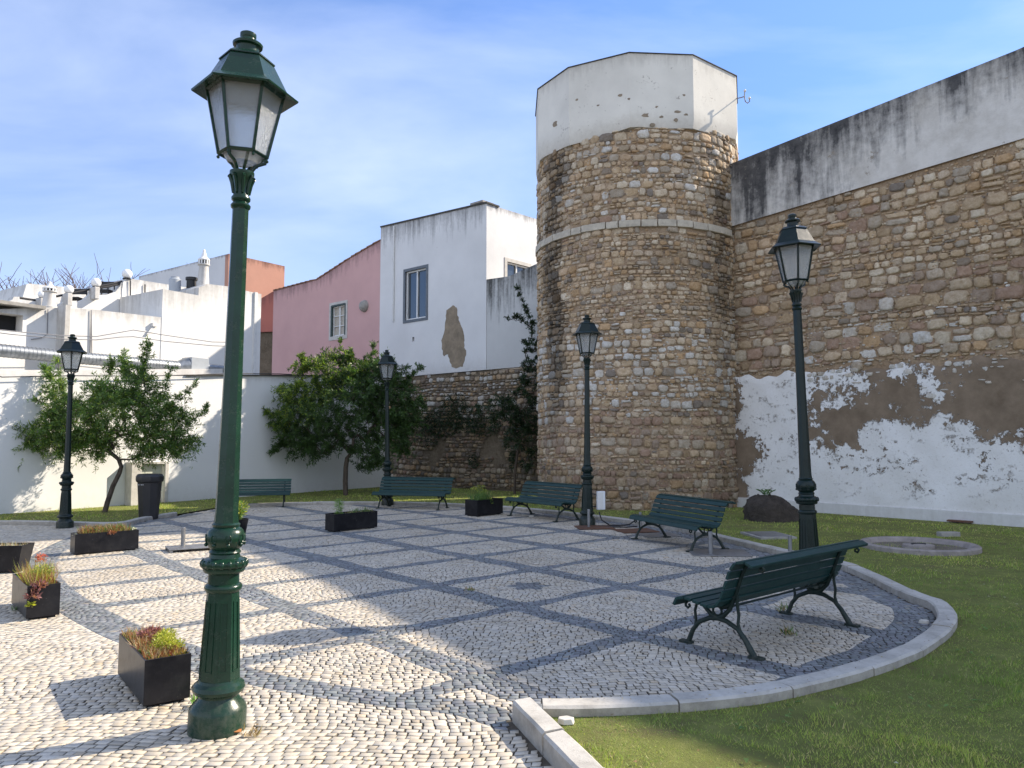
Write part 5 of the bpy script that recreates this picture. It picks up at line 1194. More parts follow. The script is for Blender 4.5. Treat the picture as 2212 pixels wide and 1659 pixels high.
# ------------------------------------------------------------------ planters and their plants
def leaf_quads(P, D, Ln, Wd, cols, up=None):
    """kite leaves: P base points, D directions, returns V,F,C arrays"""
    n = len(P); D = D / (np.linalg.norm(D, axis=1)[:, None] + 1e-9); r = rng.normal(size=(n, 3)) if up is None else up + rng.normal(size=(n, 3)) * .5
    Sx = np.cross(D, r); Sx /= (np.linalg.norm(Sx, axis=1)[:, None] + 1e-9); Nn = np.cross(Sx, D)
    Ln = Ln[:, None]; Wd = Wd[:, None]
    a = P; b = P + D * Ln * .45 + Sx * Wd * .5 + Nn * Wd * .12; c = P + D * Ln - Nn * Ln * .10; d = P + D * Ln * .45 - Sx * Wd * .5 + Nn * Wd * .12
    V = np.stack([a, b, c, d], 1).reshape(-1, 3); F = np.arange(4 * n).reshape(-1, 4); C = np.repeat(cols, 4, 0)
    return V, F, C
def pick(cols, n, var=.2):
    c = np.array(cols)[rng.integers(0, len(cols), n)]; return np.clip(c * (1 + rng.normal(0, var, (n, 1))), .004, .9)
def plant_mesh(name, parent, specs, mat='leaf'):
    Vs, Fs, Cs = [], [], []; b = 0
    for P, D, Ln, Wd, C in specs:
        V, F, C_ = leaf_quads(P, D, Ln, Wd, C); Vs.append(V); Fs.append(F + b); Cs.append(C_); b += len(V)
    return npmesh(name, np.concatenate(Vs), np.concatenate(Fs), MT[mat], parent, np.concatenate(Cs))
RED = [(.30, .09, .05), (.36, .16, .08), (.22, .08, .06)]; YEL = [(.36, .36, .05), (.28, .33, .05), (.42, .40, .08)]; GRN = [(.10, .19, .05), (.14, .23, .07), (.08, .14, .04)]; STR = [(.38, .27, .14), (.45, .34, .20), (.30, .20, .12)]; PUR = [(.25, .10, .11), (.33, .16, .16)]; WHT = [(.62, .60, .55), (.7, .69, .64)]
def tufts(area, n, h, cols, wid=.006, lean=.5, z0=0.0, ln=None, var=.2):
    x0, x1, y0, y1 = area; P = np.stack([rng.uniform(x0, x1, n), rng.uniform(y0, y1, n), np.full(n, z0)], 1)
    D = np.stack([rng.normal(0, lean, n), rng.normal(0, lean, n), np.ones(n)], 1); L_ = rng.uniform(.4, 1.0, n) * h
    return (P, D, L_, np.full(n, wid) * rng.uniform(.7, 1.4, n), pick(cols, n, var))
def blobs(centers, r, n, cols, ln=.018, wid=.012):
    C = np.array(centers)[rng.integers(0, len(centers), n)]; Q = rng.normal(size=(n, 3)); Q /= np.linalg.norm(Q, axis=1)[:, None]; Q[:, 2] = np.abs(Q[:, 2]) * .9
    P = C + Q * (r * rng.uniform(.3, 1, (n, 1))); return (P, Q + rng.normal(size=(n, 3)) * .4, np.full(n, ln) * rng.uniform(.6, 1.4, n), np.full(n, wid), pick(cols, n))
def make_planter(name, label, loc, rz, L_=.86, Wd=.27, H_=.29, taper=0.0, ends=True):
    t = thing(name, label, 'planter', (loc[0], loc[1], 0), rz, group='black rectangular planters')
    w = .014; mb = MB(); x, y = L_ / 2, Wd / 2; f = 1 - taper; zb = .018
    def ring(xo, yo, z): return [(-xo, -yo, z), (xo, -yo, z), (xo, yo, z), (-xo, yo, z)]
    vs = ring(x * f, y * f, zb) + ring(x, y, H_) + ring(x - w, y - w, H_) + ring(x * f - w, y * f - w, zb + .02)
    fs = [(3, 2, 1, 0)]
    for j in range(3): fs += [(4 * j + k, 4 * j + (k + 1) % 4, 4 * j + 4 + (k + 1) % 4, 4 * j + 4 + k) for k in range(4)]
    fs.append((12, 13, 14, 15)); mb.add(vs, fs); mb.build('trough', MT['planter'], t, smooth=False, bevel=.003)
    mb = MB()
    for sx in (-1, 1): mb.box((sx * x * f * .8, 0, .009), (.10, Wd * .8, .018))
    mb.build('foot', MT['planter'], t, smooth=False)
    mb = MB(); n = 12; m_ = 5
    for j in range(m_ + 1):
        for i in range(n + 1): mb.v.append((-x + w + (L_ - 2 * w) * i / n, -y + w + (Wd - 2 * w) * j / m_, H_ - .035 + random.uniform(-.006, .012)))
    mb.f = [(j * (n + 1) + i, j * (n + 1) + i + 1, (j + 1) * (n + 1) + i + 1, (j + 1) * (n + 1) + i) for j in range(m_) for i in range(n)]
    mb.build('soil', MT['soil'], t)
    return t
def plant_in(pl, name, label, specs, cat='plant'):
    o = plant_mesh(name, None, specs); o.location = (pl.location.x, pl.location.y, .26 * 1.0); o.rotation_euler = pl.rotation_euler
    tag(o, label, cat, 'small plants in the planters'); return o
rzP = math.atan2(-.65, .49)
def ctr(corner, dx, dy, rz):          # planter centre from a known bottom corner: corner = centre + R(dx,dy)
    c, s_ = math.cos(rz), math.sin(rz); return (corner[0] - (c * dx - s_ * dy), corner[1] - (s_ * dx + c * dy))
# nearest planter: front-left bottom corner (-2.19,4.67) is the +x,-y corner when +x points along (.6,-.8)
p1 = make_planter('planter', 'black planter of yellow and rusty succulents beside the nearest lamp', ctr((-2.19, 4.67), .40, -.13, rzP), rzP, L_=.80, Wd=.265, H_=.285)
plant_in(p1, 'succulent_plant', 'yellow-green and straw-coloured succulents filling the planter beside the nearest lamp',
         [tufts((-.38, .38, -.11, .11), 1500, .10, STR + RED, .004, .5), blobs([(.05, .05, .05), (.15, .04, .05), (.20, -.0, .04), (.0, .08, .05), (.28, .06, .05)], .065, 1500, YEL, .014, .008), blobs([(-.12, -.02, .04), (-.2, .05, .03)], .05, 260, PUR, .03, .014),
          blobs([(x, y, .01) for x in (-.3, -.2, .1, .25) for y in (-.07, .03)], .05, 600, GRN + STR, .016, .006), blobs([(.05, -.09, 0), (.22, -.08, 0), (-.1, .0, .02)], .03, 120, WHT, .014, .012), tufts((-.36, .36, -.11, .11), 700, .06, GRN + YEL, .004, .7)])
p2 = make_planter('planter', 'black planter with a sprawling red and yellow weed, second from the front on the left', ctr((-4.30, 6.90), .43, -.125, rzP + .06), rzP + .06, L_=.86, Wd=.26, H_=.30)
sp2 = [tufts((-.15, .40, -.10, .10), 700, .26, STR + YEL + RED, .004, .35), blobs([(.2, 0, .1), (.3, .02, .12), (.1, .03, .08)], .10, 700, YEL + GRN, .018, .007), blobs([(-.05, .04, .22), (-.08, .05, .18)], .045, 160, [(.55, .12, .10), (.5, .2, .15)], .02, .01),
       blobs([(.40, -.06, .0), (.43, -.09, -.06), (.42, -.03, .02)], .05, 260, PUR, .04, .02), blobs([(.44, -.10, -.13)], .028, 80, YEL, .03, .015), tufts((-.4, .4, -.1, .1), 300, .10, GRN, .005, .8)]
plant_in(p2, 'succulent_plant', 'sprawling red, purple and yellow plant spilling over the second planter on the left', sp2)
p3 = make_planter('planter', 'flared black planter cut by the left edge of the picture', (-6.32, 9.42), .10, L_=.82, Wd=.30, H_=.33, taper=.14)
plant_in(p3, 'succulent_plant', 'dry straw-coloured plant in the flared planter at the left edge', [tufts((-.38, .38, -.1, .1), 500, .13, STR + WHT, .004, .4), blobs([(0, 0, .02), (.2, 0, .02), (-.2, 0, .02)], .06, 200, WHT + PUR, .014, .008)])
rz4 = math.atan2(.59, .65)
p4 = make_planter('planter', 'long black planter with reddish succulents beside the steel plate on the left', ctr((-6.07, 10.73), -.42, -.13, rz4), rz4, L_=.83, Wd=.26, H_=.29)
plant_in(p4, 'succulent_plant', 'bushy reddish-green succulents in the long planter on the left', [tufts((-.32, .30, -.1, .1), 1100, .16, RED + GRN + STR, .007, .55), blobs([(x, 0, .06) for x in (-.25, -.1, .05, .18)], .08, 800, RED + GRN, .02, .010), blobs([(-.38, 0, .0), (.38, 0, .02)], .04, 90, WHT, .014, .012), blobs([(.05, -.14, .0)], .05, 120, RED, .025, .012)])
p5 = make_planter('planter', 'black planter with a feathery green weed in the middle of the plaza', ctr((-3.08, 13.39), -.46, -.13, math.atan2(.70, .63)), math.atan2(.70, .63), L_=.94, Wd=.27, H_=.31)
fe = []
for zz in np.linspace(.0, .24, 7): fe.append(blobs([(-.28, 0, zz)], .055, 60, [(.16, .26, .08), (.22, .33, .12)], .06, .008))
plant_in(p5, 'weedy_plant', 'feathery upright green weed in the planter in the middle of the plaza', fe + [tufts((-.1, .44, -.1, .1), 260, .12, GRN + STR, .006, .8), blobs([(.05, 0, .06), (.15, 0, .05), (.0, 0, .08)], .10, 90, WHT, .014, .012), blobs([(.1, 0, .03), (.3, 0, .03)], .09, 250, GRN, .03, .010)])
rz6 = math.atan2(.64, .56)
p6 = make_planter('planter', 'short dark planter with a notched front left of the bench before the tower', ctr((-.73, 16.06), -.40, -.17, rz6), rz6, L_=.80, Wd=.36, H_=.34)
plant_in(p6, 'flowering_plant', 'thin green plant with small yellow flowers in the short planter before the curtain wall', [tufts((-.36, .1, -.12, .12), 240, .34, GRN, .010, .3), blobs([(-.3, 0, .26), (-.15, 0, .28), (-.05, 0, .24), (.0, 0, .2)], .10, 220, GRN + YEL, .035, .012), blobs([(-.32, 0, .3), (-.2, 0, .34), (-.05, 0, .32)], .05, 30, YEL, .03, .03), blobs([(.0, -.16, .05), (.02, -.18, -.02)], .06, 80, GRN + YEL, .04, .015)])
pot = thing('tall_pot', 'tall tapering dark pot behind the nearest lamp pole', 'pot', (-4.38, 12.42, 0))
mb = MB(); mb.lathe([(.075, 0), (.08, .01), (.135, .33), (.14, .335), (.125, .335), (.115, .29), (.02, .285)], 20); mb.build('pot_body', MT['planter'], pot, ang=30)
mb = MB(); mb.lathe([(.115, .285), (.114, .30), (.01, .305)], 16); mb.build('soil', MT['soil'], pot)
o = plant_mesh('flowering_plant', None, [blobs([(0, 0, .12), (.03, 0, .2), (-.03, 0, .08)], .10, 420, YEL + GRN, .05, .016), tufts((-.05, .05, -.05, .05), 80, .24, GRN, .01, .3)]); o.location = (-4.38, 12.42, .31); tag(o, 'yellow-green leafy plant in the tall pot behind the nearest lamp pole', 'plant', 'small plants in the planters')
# yellow daisies rising from the second planter
for i, (x, y) in enumerate([(58, 1206), (75, 1155), (128, 1160), (66, 1223)]): pass

# ------------------------------------------------------------------ parasol-base plates with upright posts
def plate(loc, rz, sx, sy, mat, post, label, ph=.30, pr=.022, lift=.0):
    t = thing('post_base', label, 'post', (loc[0], loc[1], 0), rz, group='steel posts on square base plates')
    mb = MB(); mb.box((0, 0, .012 + lift), (sx, sy, .012)); mb.build('base_plate', MT[mat], t, smooth=False, bevel=.002)
    if lift > .01:
        mb = MB()
        for a, b in ((-1, -1), (1, -1), (1, 1), (-1, 1)): mb.box((a * sx * .46, b * sy * .46, lift / 2), (.04, .04, lift))
        mb.build('foot', MT[mat], t, smooth=False)
    mb = MB(); mb.lathe([(pr, .018 + lift), (pr, ph), (pr * .8, ph + .006)], 16, c=(post[0], post[1], 0)); mb.build('tube', MT['steel'], t, ang=30)
    return t
plate((-4.68, 11.30), .55, .66, .46, 'steel', (-.10, .12), 'grey steel base plate with a short bright post, right of the long planter', ph=.31, pr=.03, lift=.03)
plate((1.50, 14.05), .10, .66, .56, 'rust', (-.10, .02), 'rusty base plate with a grey post before the lamp with the white box', ph=.33, pr=.027)
plate((2.17, 13.55), .25, .66, .56, 'rust', (.16, .16), 'rusty base plate with a silver-topped post left of the bench between the posts', ph=.31, pr=.026)
plate((2.45, 12.95), .30, .62, .5, 'steel', (.08, .05), 'grey base plate with a post half hidden behind the bench between the posts', ph=.28)
plate((2.92, 10.92), -.10, .80, .62, 'steel', (-.13, -.10), 'grey base plate with a leaning grey post at the right end of the bench', ph=.31, pr=.031)
plate((3.80, 10.60), .2, .30, .30, 'steel', (.03, .03), 'short grey post showing above the back of the near bench', ph=.28, pr=.027)

# ------------------------------------------------------------------ litter bin
bn = thing('litter_bin', 'big tapering charcoal litter bin in front of the garden wall gate', 'bin', (-7.36, 15.62, 0))
mb = MB(); mb.lathe([(.175, 0), (.185, .01), (.235, .74), (.262, .76), (.27, .80), (.268, .86), (.235, .905), (.21, .91)], 10, rot=.2); mb.build('body', MT['bin'], bn, ang=25)
mb = MB(); mb.lathe([(.205, .905), (.20, .90), (.19, .80)], 20); mb.build('opening', MT['dark'], bn)
mb = MB()
for i, (a, w_) in enumerate([(0, .012), (.02, .006), (.045, .010), (.062, .014), (.085, .008)]): mb.box((-.11 + a * 1.15, -.236, .70), (w_, .006, .016), .18)
mb.build('white_lettering', MT['pvc'], bn, smooth=False)

# ------------------------------------------------------------------ things on the lawn
wl_ = thing('stone_ring', 'low round stone well ring with a central slab in the lawn', 'well ring', (5.98, 11.38, 0))
mb = MB(); n = 48; prof = [(.66, -.05), (.69, .07), (.71, .085), (.775, .088), (.80, .07), (.80, -.05)]
mb.lathe(prof, n); 
mb.f = mb.f[:-2]; mb.build('rim', MT['ringstone'], wl_, ang=40)
mb = MB(); mb.lathe([(.69, -.02), (.68, .016), (.02, .017)], 40); mb.build('slab', MT['dirt'], wl_, ang=40)
mb = MB(); mb.lathe([(.22, .016), (.215, .062), (.205, .067), (.02, .068)], 24); mb.build('centre_cover', MT['ringstone'], wl_, ang=40)
mb = MB(); mb.tube([(.10 * math.cos(a), .05 * math.sin(a), .072) for a in np.linspace(-.5, 3.6, 12)], .011, 6); mb.build('ring_handle', MT['cable'], wl_)
st_ = thing('tree_stump', 'dark earthy stump mound with a small fern on top by the rampart wall', 'stump', (5.10, 15.25, 0))
mb = MB(); n = 28
for j in range(9):
    f = j / 8
    for k in range(n):
        a = 2 * PI * k / n; r = (.42 * (1 - f ** 3.2) + .20 + .05 * math.sin(a * 3 + 1) + .03 * math.sin(a * 7 + j) + .025 * math.sin(a * 13 + j * 2.4)) * (1.0 if j else 1.05)
        r *= .76 * (1 + .25 * max(0, math.cos(a)) * (1 - f)); mb.v.append((r * math.cos(a) - .10 * f, r * math.sin(a) * .8, .50 * f ** .8 + .02 * math.sin(k * 2.1 + j) + .015 * math.sin(k * 5.3 + j * 2.2)))
mb.f = [(j * n + k, j * n + (k + 1) % n, (j + 1) * n + (k + 1) % n, (j + 1) * n + k) for j in range(8) for k in range(n)] + [tuple(8 * n + k for k in range(n))]
mb.build('mound', MT['mound'], st_, ang=80)
nf = 130; P = np.zeros((nf, 3)); stem = rng.integers(0, 6, nf); q = rng.uniform(.1, 1, nf); aa = stem * 1.05; P[:, 0] = -.08 + .16 * q * np.cos(aa); P[:, 1] = -.05 + .16 * q * np.sin(aa); P[:, 2] = .49 + .18 * q - .07 * q * q
D = np.stack([np.cos(aa + np.where(rng.random(nf) < .5, 1.2, -1.2)), np.sin(aa + np.where(rng.random(nf) < .5, 1.2, -1.2)), np.full(nf, .4)], 1)
o = plant_mesh('fern', None, [(P, D, np.full(nf, .085), np.full(nf, .02), pick([(.07, .16, .05), (.10, .20, .06)], nf))]); o.location = st_.location; tag(o, 'small bright fern growing on top of the stump mound', 'fern')
sl = thing('cover_slab', 'flat square concrete inspection slab in the lawn behind the kerb', 'slab', (4.22, 12.75, 0), .12)
mb = MB(); mb.box((0, 0, .022), (.62, .78, .05)); mb.build('frame', MT['concrete'], sl, bevel=.006); mb = MB(); mb.box((0, 0, .05), (.50, .64, .012)); mb.build('lid', MT['steel'], sl, smooth=False)
o = MB(); o.box((0, 0, .04), (.34, .13, .09), .1); o = o.build('concrete_block', MT['concrete'], bevel=.01, loc=(7.2, 12.75, 0)); tag(o, 'small concrete block lying in the lawn beyond the well ring', 'block')
dg_ = thing('drain_grate', 'rusty dark drain grate leaning against the foot of the rampart wall', 'grate', PL_RW.w(4.95, 0, .12))
mb = MB(); mb.box((0, 0, .05), (.42, .16, .03), -.75); mb.build('plate', MT['rust'], dg_)
def stone_bit(name, loc, s_, rz, mat, label, cat='stone', z=0.0):
    mb = MB(); v = []
    for zz, f in ((0, 1.0), (s_ * .55, .86)):
        for k in range(6): a = 2 * PI * k / 6 + rz; v.append((s_ * f * math.cos(a) * random.uniform(.85, 1.1), s_ * .72 * f * math.sin(a) * random.uniform(.85, 1.1), zz))
    mb.add(v, [(5, 4, 3, 2, 1, 0), (6, 7, 8, 9, 10, 11)] + [(k, (k + 1) % 6, 6 + (k + 1) % 6, 6 + k) for k in range(6)])
    o = mb.build(name, MT[mat], smooth=False, bevel=.004, loc=(loc[0], loc[1], z)); tag(o, label, cat); return o
stone_bit('loose_cobble', G(1222, 1560, .02), .055, .3, 'stonebits', 'loose grey cobble lying on the grass in the corner of the kerbs', 'cobble', .015)
stone_bit('loose_cobble', G(1997, 1346), .05, .9, 'stonebits', 'loose tan cobble lying against the curved kerb at the right', 'cobble')
stone_bit('loose_cobble', G(1641, 1460), .035, .1, 'stonebits', 'small pale stone chip on the dark band near the kerb', 'cobble')
stone_bit('loose_cobble', G(1148, 1116.5), .06, .5, 'stonebits', 'pale cobble lying under the bench left of the white-box lamp', 'cobble')
mb = MB(); mb.prism([(-.05, -.02, .004), (.0, -.032, .014), (.055, -.012, .006), (.05, .02, .012), (-.01, .03, .004), (-.05, .02, .01)], (0, 0, .003)); o = mb.build('dry_leaf', simple('orange_dry_leaf', (.42, .17, .05), .7, .2), smooth=False, loc=(G(500, 1585)[0], G(500, 1585)[1], .006)); tag(o, 'small orange dry leaf on the cobbles at the foot of the nearest lamp', 'leaf')

# ------------------------------------------------------------------ trees
def skeleton(trunk, attract, rad0, seed=0):
    """grow from the trunk to every attractor by joining each to the nearest node; returns branch tubes"""
    R = random.Random(seed); nodes = [Vector(p) for p in trunk]; par = [-1] + list(range(len(trunk) - 1)); ti = len(trunk) - 1
    top = nodes[-1]; A = sorted(attract, key=lambda q: (Vector(q) - top).length); tips = []
    for q in A:
        q = Vector(q); best, bi = 1e9, ti
        for i in range(ti, len(nodes)):
            d = (nodes[i] - q).length + .12 * (nodes[i] - top).length * 0
            if d < best: best, bi = d, i
        n = max(1, int(best / .22)); cur = bi; a = nodes[bi].copy()
        for k in range(1, n + 1):
            f = k / n; p = a.lerp(q, f) + Vector((R.uniform(-1, 1), R.uniform(-1, 1), R.uniform(-.5, 1))) * .035 * (k < n); nodes.append(p); par.append(cur); cur = len(nodes) - 1
        tips.append(cur)
    w = [0.0] * len(nodes)
    for t_ in tips: w[t_] += 1
    for i in range(len(nodes) - 1, 0, -1):
        w[par[i]] += w[i]
    tot = w[0] or 1
    rad = [max(.005, rad0 * (x / tot) ** .5) for x in w]
    for i in range(len(trunk)): rad[i] = rad0 * (1.25 - .35 * i / max(1, len(trunk) - 1))
    return nodes, par, rad, tips, len(trunk)
def tubes(mb, nodes, par, rad, i0, n=6):
    for i in range(i0, len(nodes)):
        p = par[i]
        if p < 0: continue
        mb.tube([nodes[p], nodes[i]], [min(rad[p], rad[i] * 1.5), rad[i]], n, cap=False)
def leafy_tree(name, label, base, trunk, lobes, nclump, nleaf, rad0, seed, cols, ydep, shoots=(), leaf=(.085, .02), ycol=None, group=None, trunk_mb=True, cs=.17):
    """trunk: world points; lobes: (px,py,rx,ry) of crown masses in the photograph at depth ydep, given a true depth of their own"""
    r = np.random.default_rng(seed); t = thing(name, label, 'tree', base, group=group); sc = ydep / FOC; A = []
    tot = sum(l[2] * l[3] for l in lobes)
    for (px, py, rx, ry) in lobes:
        c = np.array(ZD(px, py, ydep)); k = max(3, int(nclump * rx * ry / tot))
        for _ in range(k):
            d = r.normal(size=3); d /= np.linalg.norm(d); q = r.uniform(.25, 1.0) ** .5
            A.append(c + d * q * np.array([rx * sc, min(rx, ry * 1.6) * sc * .95, ry * sc]))
    for sh in shoots:
        pts = [np.array(ZD(x, y, ydep + dy)) for x, y, dy in sh]
        for a_, b_ in zip(pts[:-1], pts[1:]):
            for f in (0, .33, .66, 1): A.append(a_ + (b_ - a_) * f)
    nodes, par, rad, tips, nt = skeleton(trunk, [tuple(a) for a in A], rad0, seed)
    mb = MB(); mb.tube(trunk, [rad[i] for i in range(nt)], 10, cap=True); mb.build('trunk', MT['bark'], t, world=True, ang=80)
    mb = MB(); tubes(mb, nodes, par, rad, nt); bo = mb.build('branches', MT['bark'], t, world=True, ang=80, recalc=False)
    Ps, Ds = [], []
    nsh = sum(len(s_) - 1 for s_ in shoots) * 4
    T = np.array([nodes[i] for i in tips]); PA = np.array([nodes[par[i]] for i in tips])
    C = []
    for i in range(len(T)):
        dirn = T[i] - PA[i]; dirn /= (np.linalg.norm(dirn) + 1e-6); m_ = int(nleaf * r.uniform(.6, 1.4)); shoot = np.any([np.linalg.norm(T[i] - np.array(ZD(x, y, ydep + dy))) < .25 for s_ in shoots for x, y, dy in s_]) if shoots else False
        # a few drooping twigs per clump, leaves along them
        nt_ = 5
        for k in range(nt_):
            d = dirn * .6 + r.normal(size=3) * .75; d[2] -= .15 if not shoot else -.6; d /= np.linalg.norm(d); L_ = cs * r.uniform(.6, 1.5) * (.6 if shoot else 1)
            q = r.uniform(0, 1, m_ // nt_); P = T[i] + d * (q * L_)[:, None] + r.normal(size=(len(q), 3)) * .018; P[:, 2] -= .10 * q * q * L_
            D = d * .8 + r.normal(size=(len(q), 3)) * .7; Ps.append(P); Ds.append(D)
            tone = r.uniform(.7, 1.3); cc_ = np.array(cols)[r.integers(0, len(cols), len(q))]
            if ycol is not None:
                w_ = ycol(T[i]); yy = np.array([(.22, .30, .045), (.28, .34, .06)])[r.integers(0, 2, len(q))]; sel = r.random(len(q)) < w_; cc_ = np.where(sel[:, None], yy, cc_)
            C.append(cc_ * tone * r.uniform(.8, 1.2, (len(q), 1)))
    P = np.concatenate(Ps); D = np.concatenate(Ds); C = np.clip(np.concatenate(C), .006, .6); n = len(P)
    V, F, CC = leaf_quads(P, D, leaf[0] * r.uniform(.6, 1.3, n), leaf[1] * r.uniform(.7, 1.3, n), C)
    V = V - np.array(t.location)
    npmesh('crown', V, F, MT['leaf'], t, CC)
    return t
GL = [(.085, .155, .036), (.11, .19, .045), (.065, .12, .034), (.15, .23, .06)]
yb = 16.95
tk = [ZD(x, y, yb + dy) for x, y, dy in ((225, 1109, 0), (232, 1085, 0), (244, 1050, 0), (258, 1022, 0), (262, 1008, 0), (256, 992, 0))]
tk[0] = (tk[0][0], tk[0][1], -.05)
t1 = leafy_tree('leafy_tree', 'spreading small tree with a leaning trunk in front of the garden wall', (tk[0][0], tk[0][1], 0), tk,
    [(250, 900, 125, 70), (120, 940, 85, 32), (45, 932, 40, 16), (275, 835, 70, 40), (355, 925, 55, 60), (120, 870, 30, 45), (390, 965, 40, 20), (310, 985, 25, 22), (180, 960, 70, 30), (70, 968, 35, 10)],
    400, 125, .046, 11, GL, yb, shoots=[((120, 860, 0), (108, 820, 0), (98, 797, 0)), ((135, 850, .2), (125, 785, .2)), ((310, 810, 0), (316, 770, 0), (318, 742, 0)), ((240, 810, .1), (240, 785, .1)), ((270, 800, 0), (268, 772, .1)), ((350, 860, 0), (368, 800, -.1)), ((370, 880, -.2), (420, 835, -.2)), ((400, 920, -.1), (442, 888, -.1)), ((25, 930, 0), (5, 932, 0))],
    leaf=(.088, .019), cs=.25, group='small leafy trees', ycol=lambda p: .12)
yb2 = 22.0
tk = [ZD(x, y, yb2) for x, y in ((747, 1070), (746, 1040), (747, 1010), (750, 990), (757, 980), (748, 968))]; tk[0] = (tk[0][0], tk[0][1], -.05)
cx2 = ZD(660, 800, yb2)[0]
t2 = leafy_tree('leafy_tree', 'dense rounded tree with sunlight coloured into its yellow-green top behind the middle street lamp', (tk[0][0], tk[0][1], 0), tk,
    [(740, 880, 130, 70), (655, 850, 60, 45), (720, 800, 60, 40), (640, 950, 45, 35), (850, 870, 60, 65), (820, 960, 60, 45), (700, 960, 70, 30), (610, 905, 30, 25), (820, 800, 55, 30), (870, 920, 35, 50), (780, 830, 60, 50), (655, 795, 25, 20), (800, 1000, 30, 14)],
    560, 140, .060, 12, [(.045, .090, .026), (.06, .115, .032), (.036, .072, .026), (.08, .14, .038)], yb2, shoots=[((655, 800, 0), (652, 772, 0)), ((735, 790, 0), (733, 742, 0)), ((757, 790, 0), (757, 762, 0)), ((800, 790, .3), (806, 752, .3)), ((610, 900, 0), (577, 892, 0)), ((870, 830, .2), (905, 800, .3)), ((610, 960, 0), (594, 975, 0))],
    leaf=(.10, .023), cs=.24, group='small leafy trees', ycol=lambda p: min(.9, max(0., .75 - (p[0] - cx2) * .35 - max(0, 3.2 - p[2]) * .55)) * .6)  # leaves yellower towards the upper left: sunlight put into their colour
# dark leafy climber by the tower
yb3 = 22.6
tk = [ZD(x, y, yb3) for x, y in ((1112, 1066), (1112, 1020), (1118, 980), (1122, 950))]; tk[0] = (tk[0][0], tk[0][1], -.05)
t3 = leafy_tree('wall_shrub', 'dark straggling shrub climbing the rubble wall beside the tower', (tk[0][0], tk[0][1], 0), tk,
    [(1135, 880, 38, 60), (1100, 900, 45, 45), (1145, 810, 25, 40), (1120, 950, 40, 40), (1070, 880, 40, 25), (1150, 740, 18, 30), (1140, 990, 22, 20)], 130, 80, .035, 13, [(.022, .045, .020), (.030, .058, .022)], yb3,
    shoots=[((1150, 760, 0), (1150, 700, 0), (1135, 665, 0), (1118, 625, 0)), ((1150, 710, 0), (1120, 685, 0), (1100, 690, 0)), ((1140, 800, 0), (1132, 740, 0))], leaf=(.085, .026)); t3['category'] = 'shrub'
def ivy(label, spots, n, seed, down=.4):
    r = np.random.default_rng(seed); Ps, Ds = [], []
    for px, py, rx, ry, k in spots:
        for _ in range(int(n * k)):
            a = r.uniform(0, 2 * PI); q = r.uniform(0, 1) ** .6; x, y = px + rx * q * math.cos(a), py + ry * q * math.sin(a); u, z = PL_CU.at(x, y); Ps.append(PL_CU.w(u, z, r.uniform(.03, .22) * (1 - q * .5))); Ds.append((r.normal() * .6 + PL_CU.N[0] * .4, r.normal() * .6 + PL_CU.N[1] * .4, r.normal() * .5 - down))
    P = np.array(Ps); D = np.array(Ds); V, F, C = leaf_quads(P, D, .085 * r.uniform(.6, 1.3, len(P)), .035 * r.uniform(.7, 1.2, len(P)), np.clip(np.array([(.022, .048, .022), (.035, .065, .025), (.018, .035, .02)])[r.integers(0, 3, len(P))] * r.uniform(.7, 1.3, (len(P), 1)), .005, 1))
    o = npmesh('climbing_plant', V, F, MT['leaf'], None, C); tag(o, label, 'climbing plant', 'plants growing out of the rubble wall'); return o
ivy('dark trailing creeper across the middle of the rubble wall between tree and shrub', [(960, 910, 45, 35, 1), (1010, 905, 40, 30, .6), (930, 930, 30, 40, .5), (1050, 920, 40, 22, .5), (985, 870, 30, 22, .3)], 1100, 3)
ivy('small dark tuft growing low on the rubble wall above the notched planter', [(1028, 996, 12, 16, 1)], 130, 4)
ivy('narrow dark tuft hanging low on the rubble wall near the tower', [(1112, 990, 8, 28, 1)], 160, 5)
# bare trees on the skyline at the far left
def bare_tree(label, px, top, ybase, spread, seed, nseg=6):
    R = random.Random(seed); Y = ybase; x0 = ZD(px, 950, Y)[0]; H_ = ZD(px, top, Y)[2]
    t = thing('bare_tree', label, 'tree', (x0, Y, 0), group='leafless trees beyond the roofs'); tr = MB(); cr = MB()
    def grow(p, d, L_, r, dep, mb_):
        pts = [p.copy()]; q = p.copy(); dd = d.copy()
        for _ in range(4):
            dd = (dd + Vector((R.uniform(-1, 1), R.uniform(-1, 1), R.uniform(-.2, .6))) * .16).normalized(); q = q + dd * (L_ / 4); pts.append(q.copy())
        mb_.tube(pts, [r * (1 - .12 * k) for k in range(5)], 5 if dep > 0 else 8, cap=False)
        if dep >= 5 or (dep == 4 and R.random() < .3): return
        for k in range(R.choice((2, 3, 3)) if dep else 8):
            f = R.choice((2, 3, 4)) if dep else R.choice((3, 4)); a = R.uniform(0, 2 * PI); sp_ = R.uniform(.5, 1.1)
            nd = (dd + Vector((math.cos(a), math.sin(a), .25)) * sp_).normalized(); grow(pts[f], nd, L_ * R.uniform(.62, .85), max(r * .62, .022), dep + 1, cr)
    grow(Vector((0, 0, 0)), Vector((0, 0, 1)), H_ * .40, .17, 0, tr)
    tr.build('trunk', MT['twig'], t, recalc=False); o_ = cr.build('branches', MT['twig'], t, recalc=False)
    zm = max(v[2] for v in cr.v); k = H_ / zm; t.scale = (k, k, k)
    return t
for lab, px, top, Y, sd_ in [('tallest bare tree, at the far left edge of the skyline', 22, 562, 46, 1), ('wide bare tree behind the short ornate chimney', 118, 590, 50, 2), ('bare tree between the short chimney and the globe lamps', 180, 572, 52, 3), ('low bare tree top behind the corner globe lamp', 262, 582, 54, 4), ('bare tree top just left of the pale annex roof', 335, 576, 56, 5)]:
    bare_tree(lab, px, top, Y, 1, sd_)

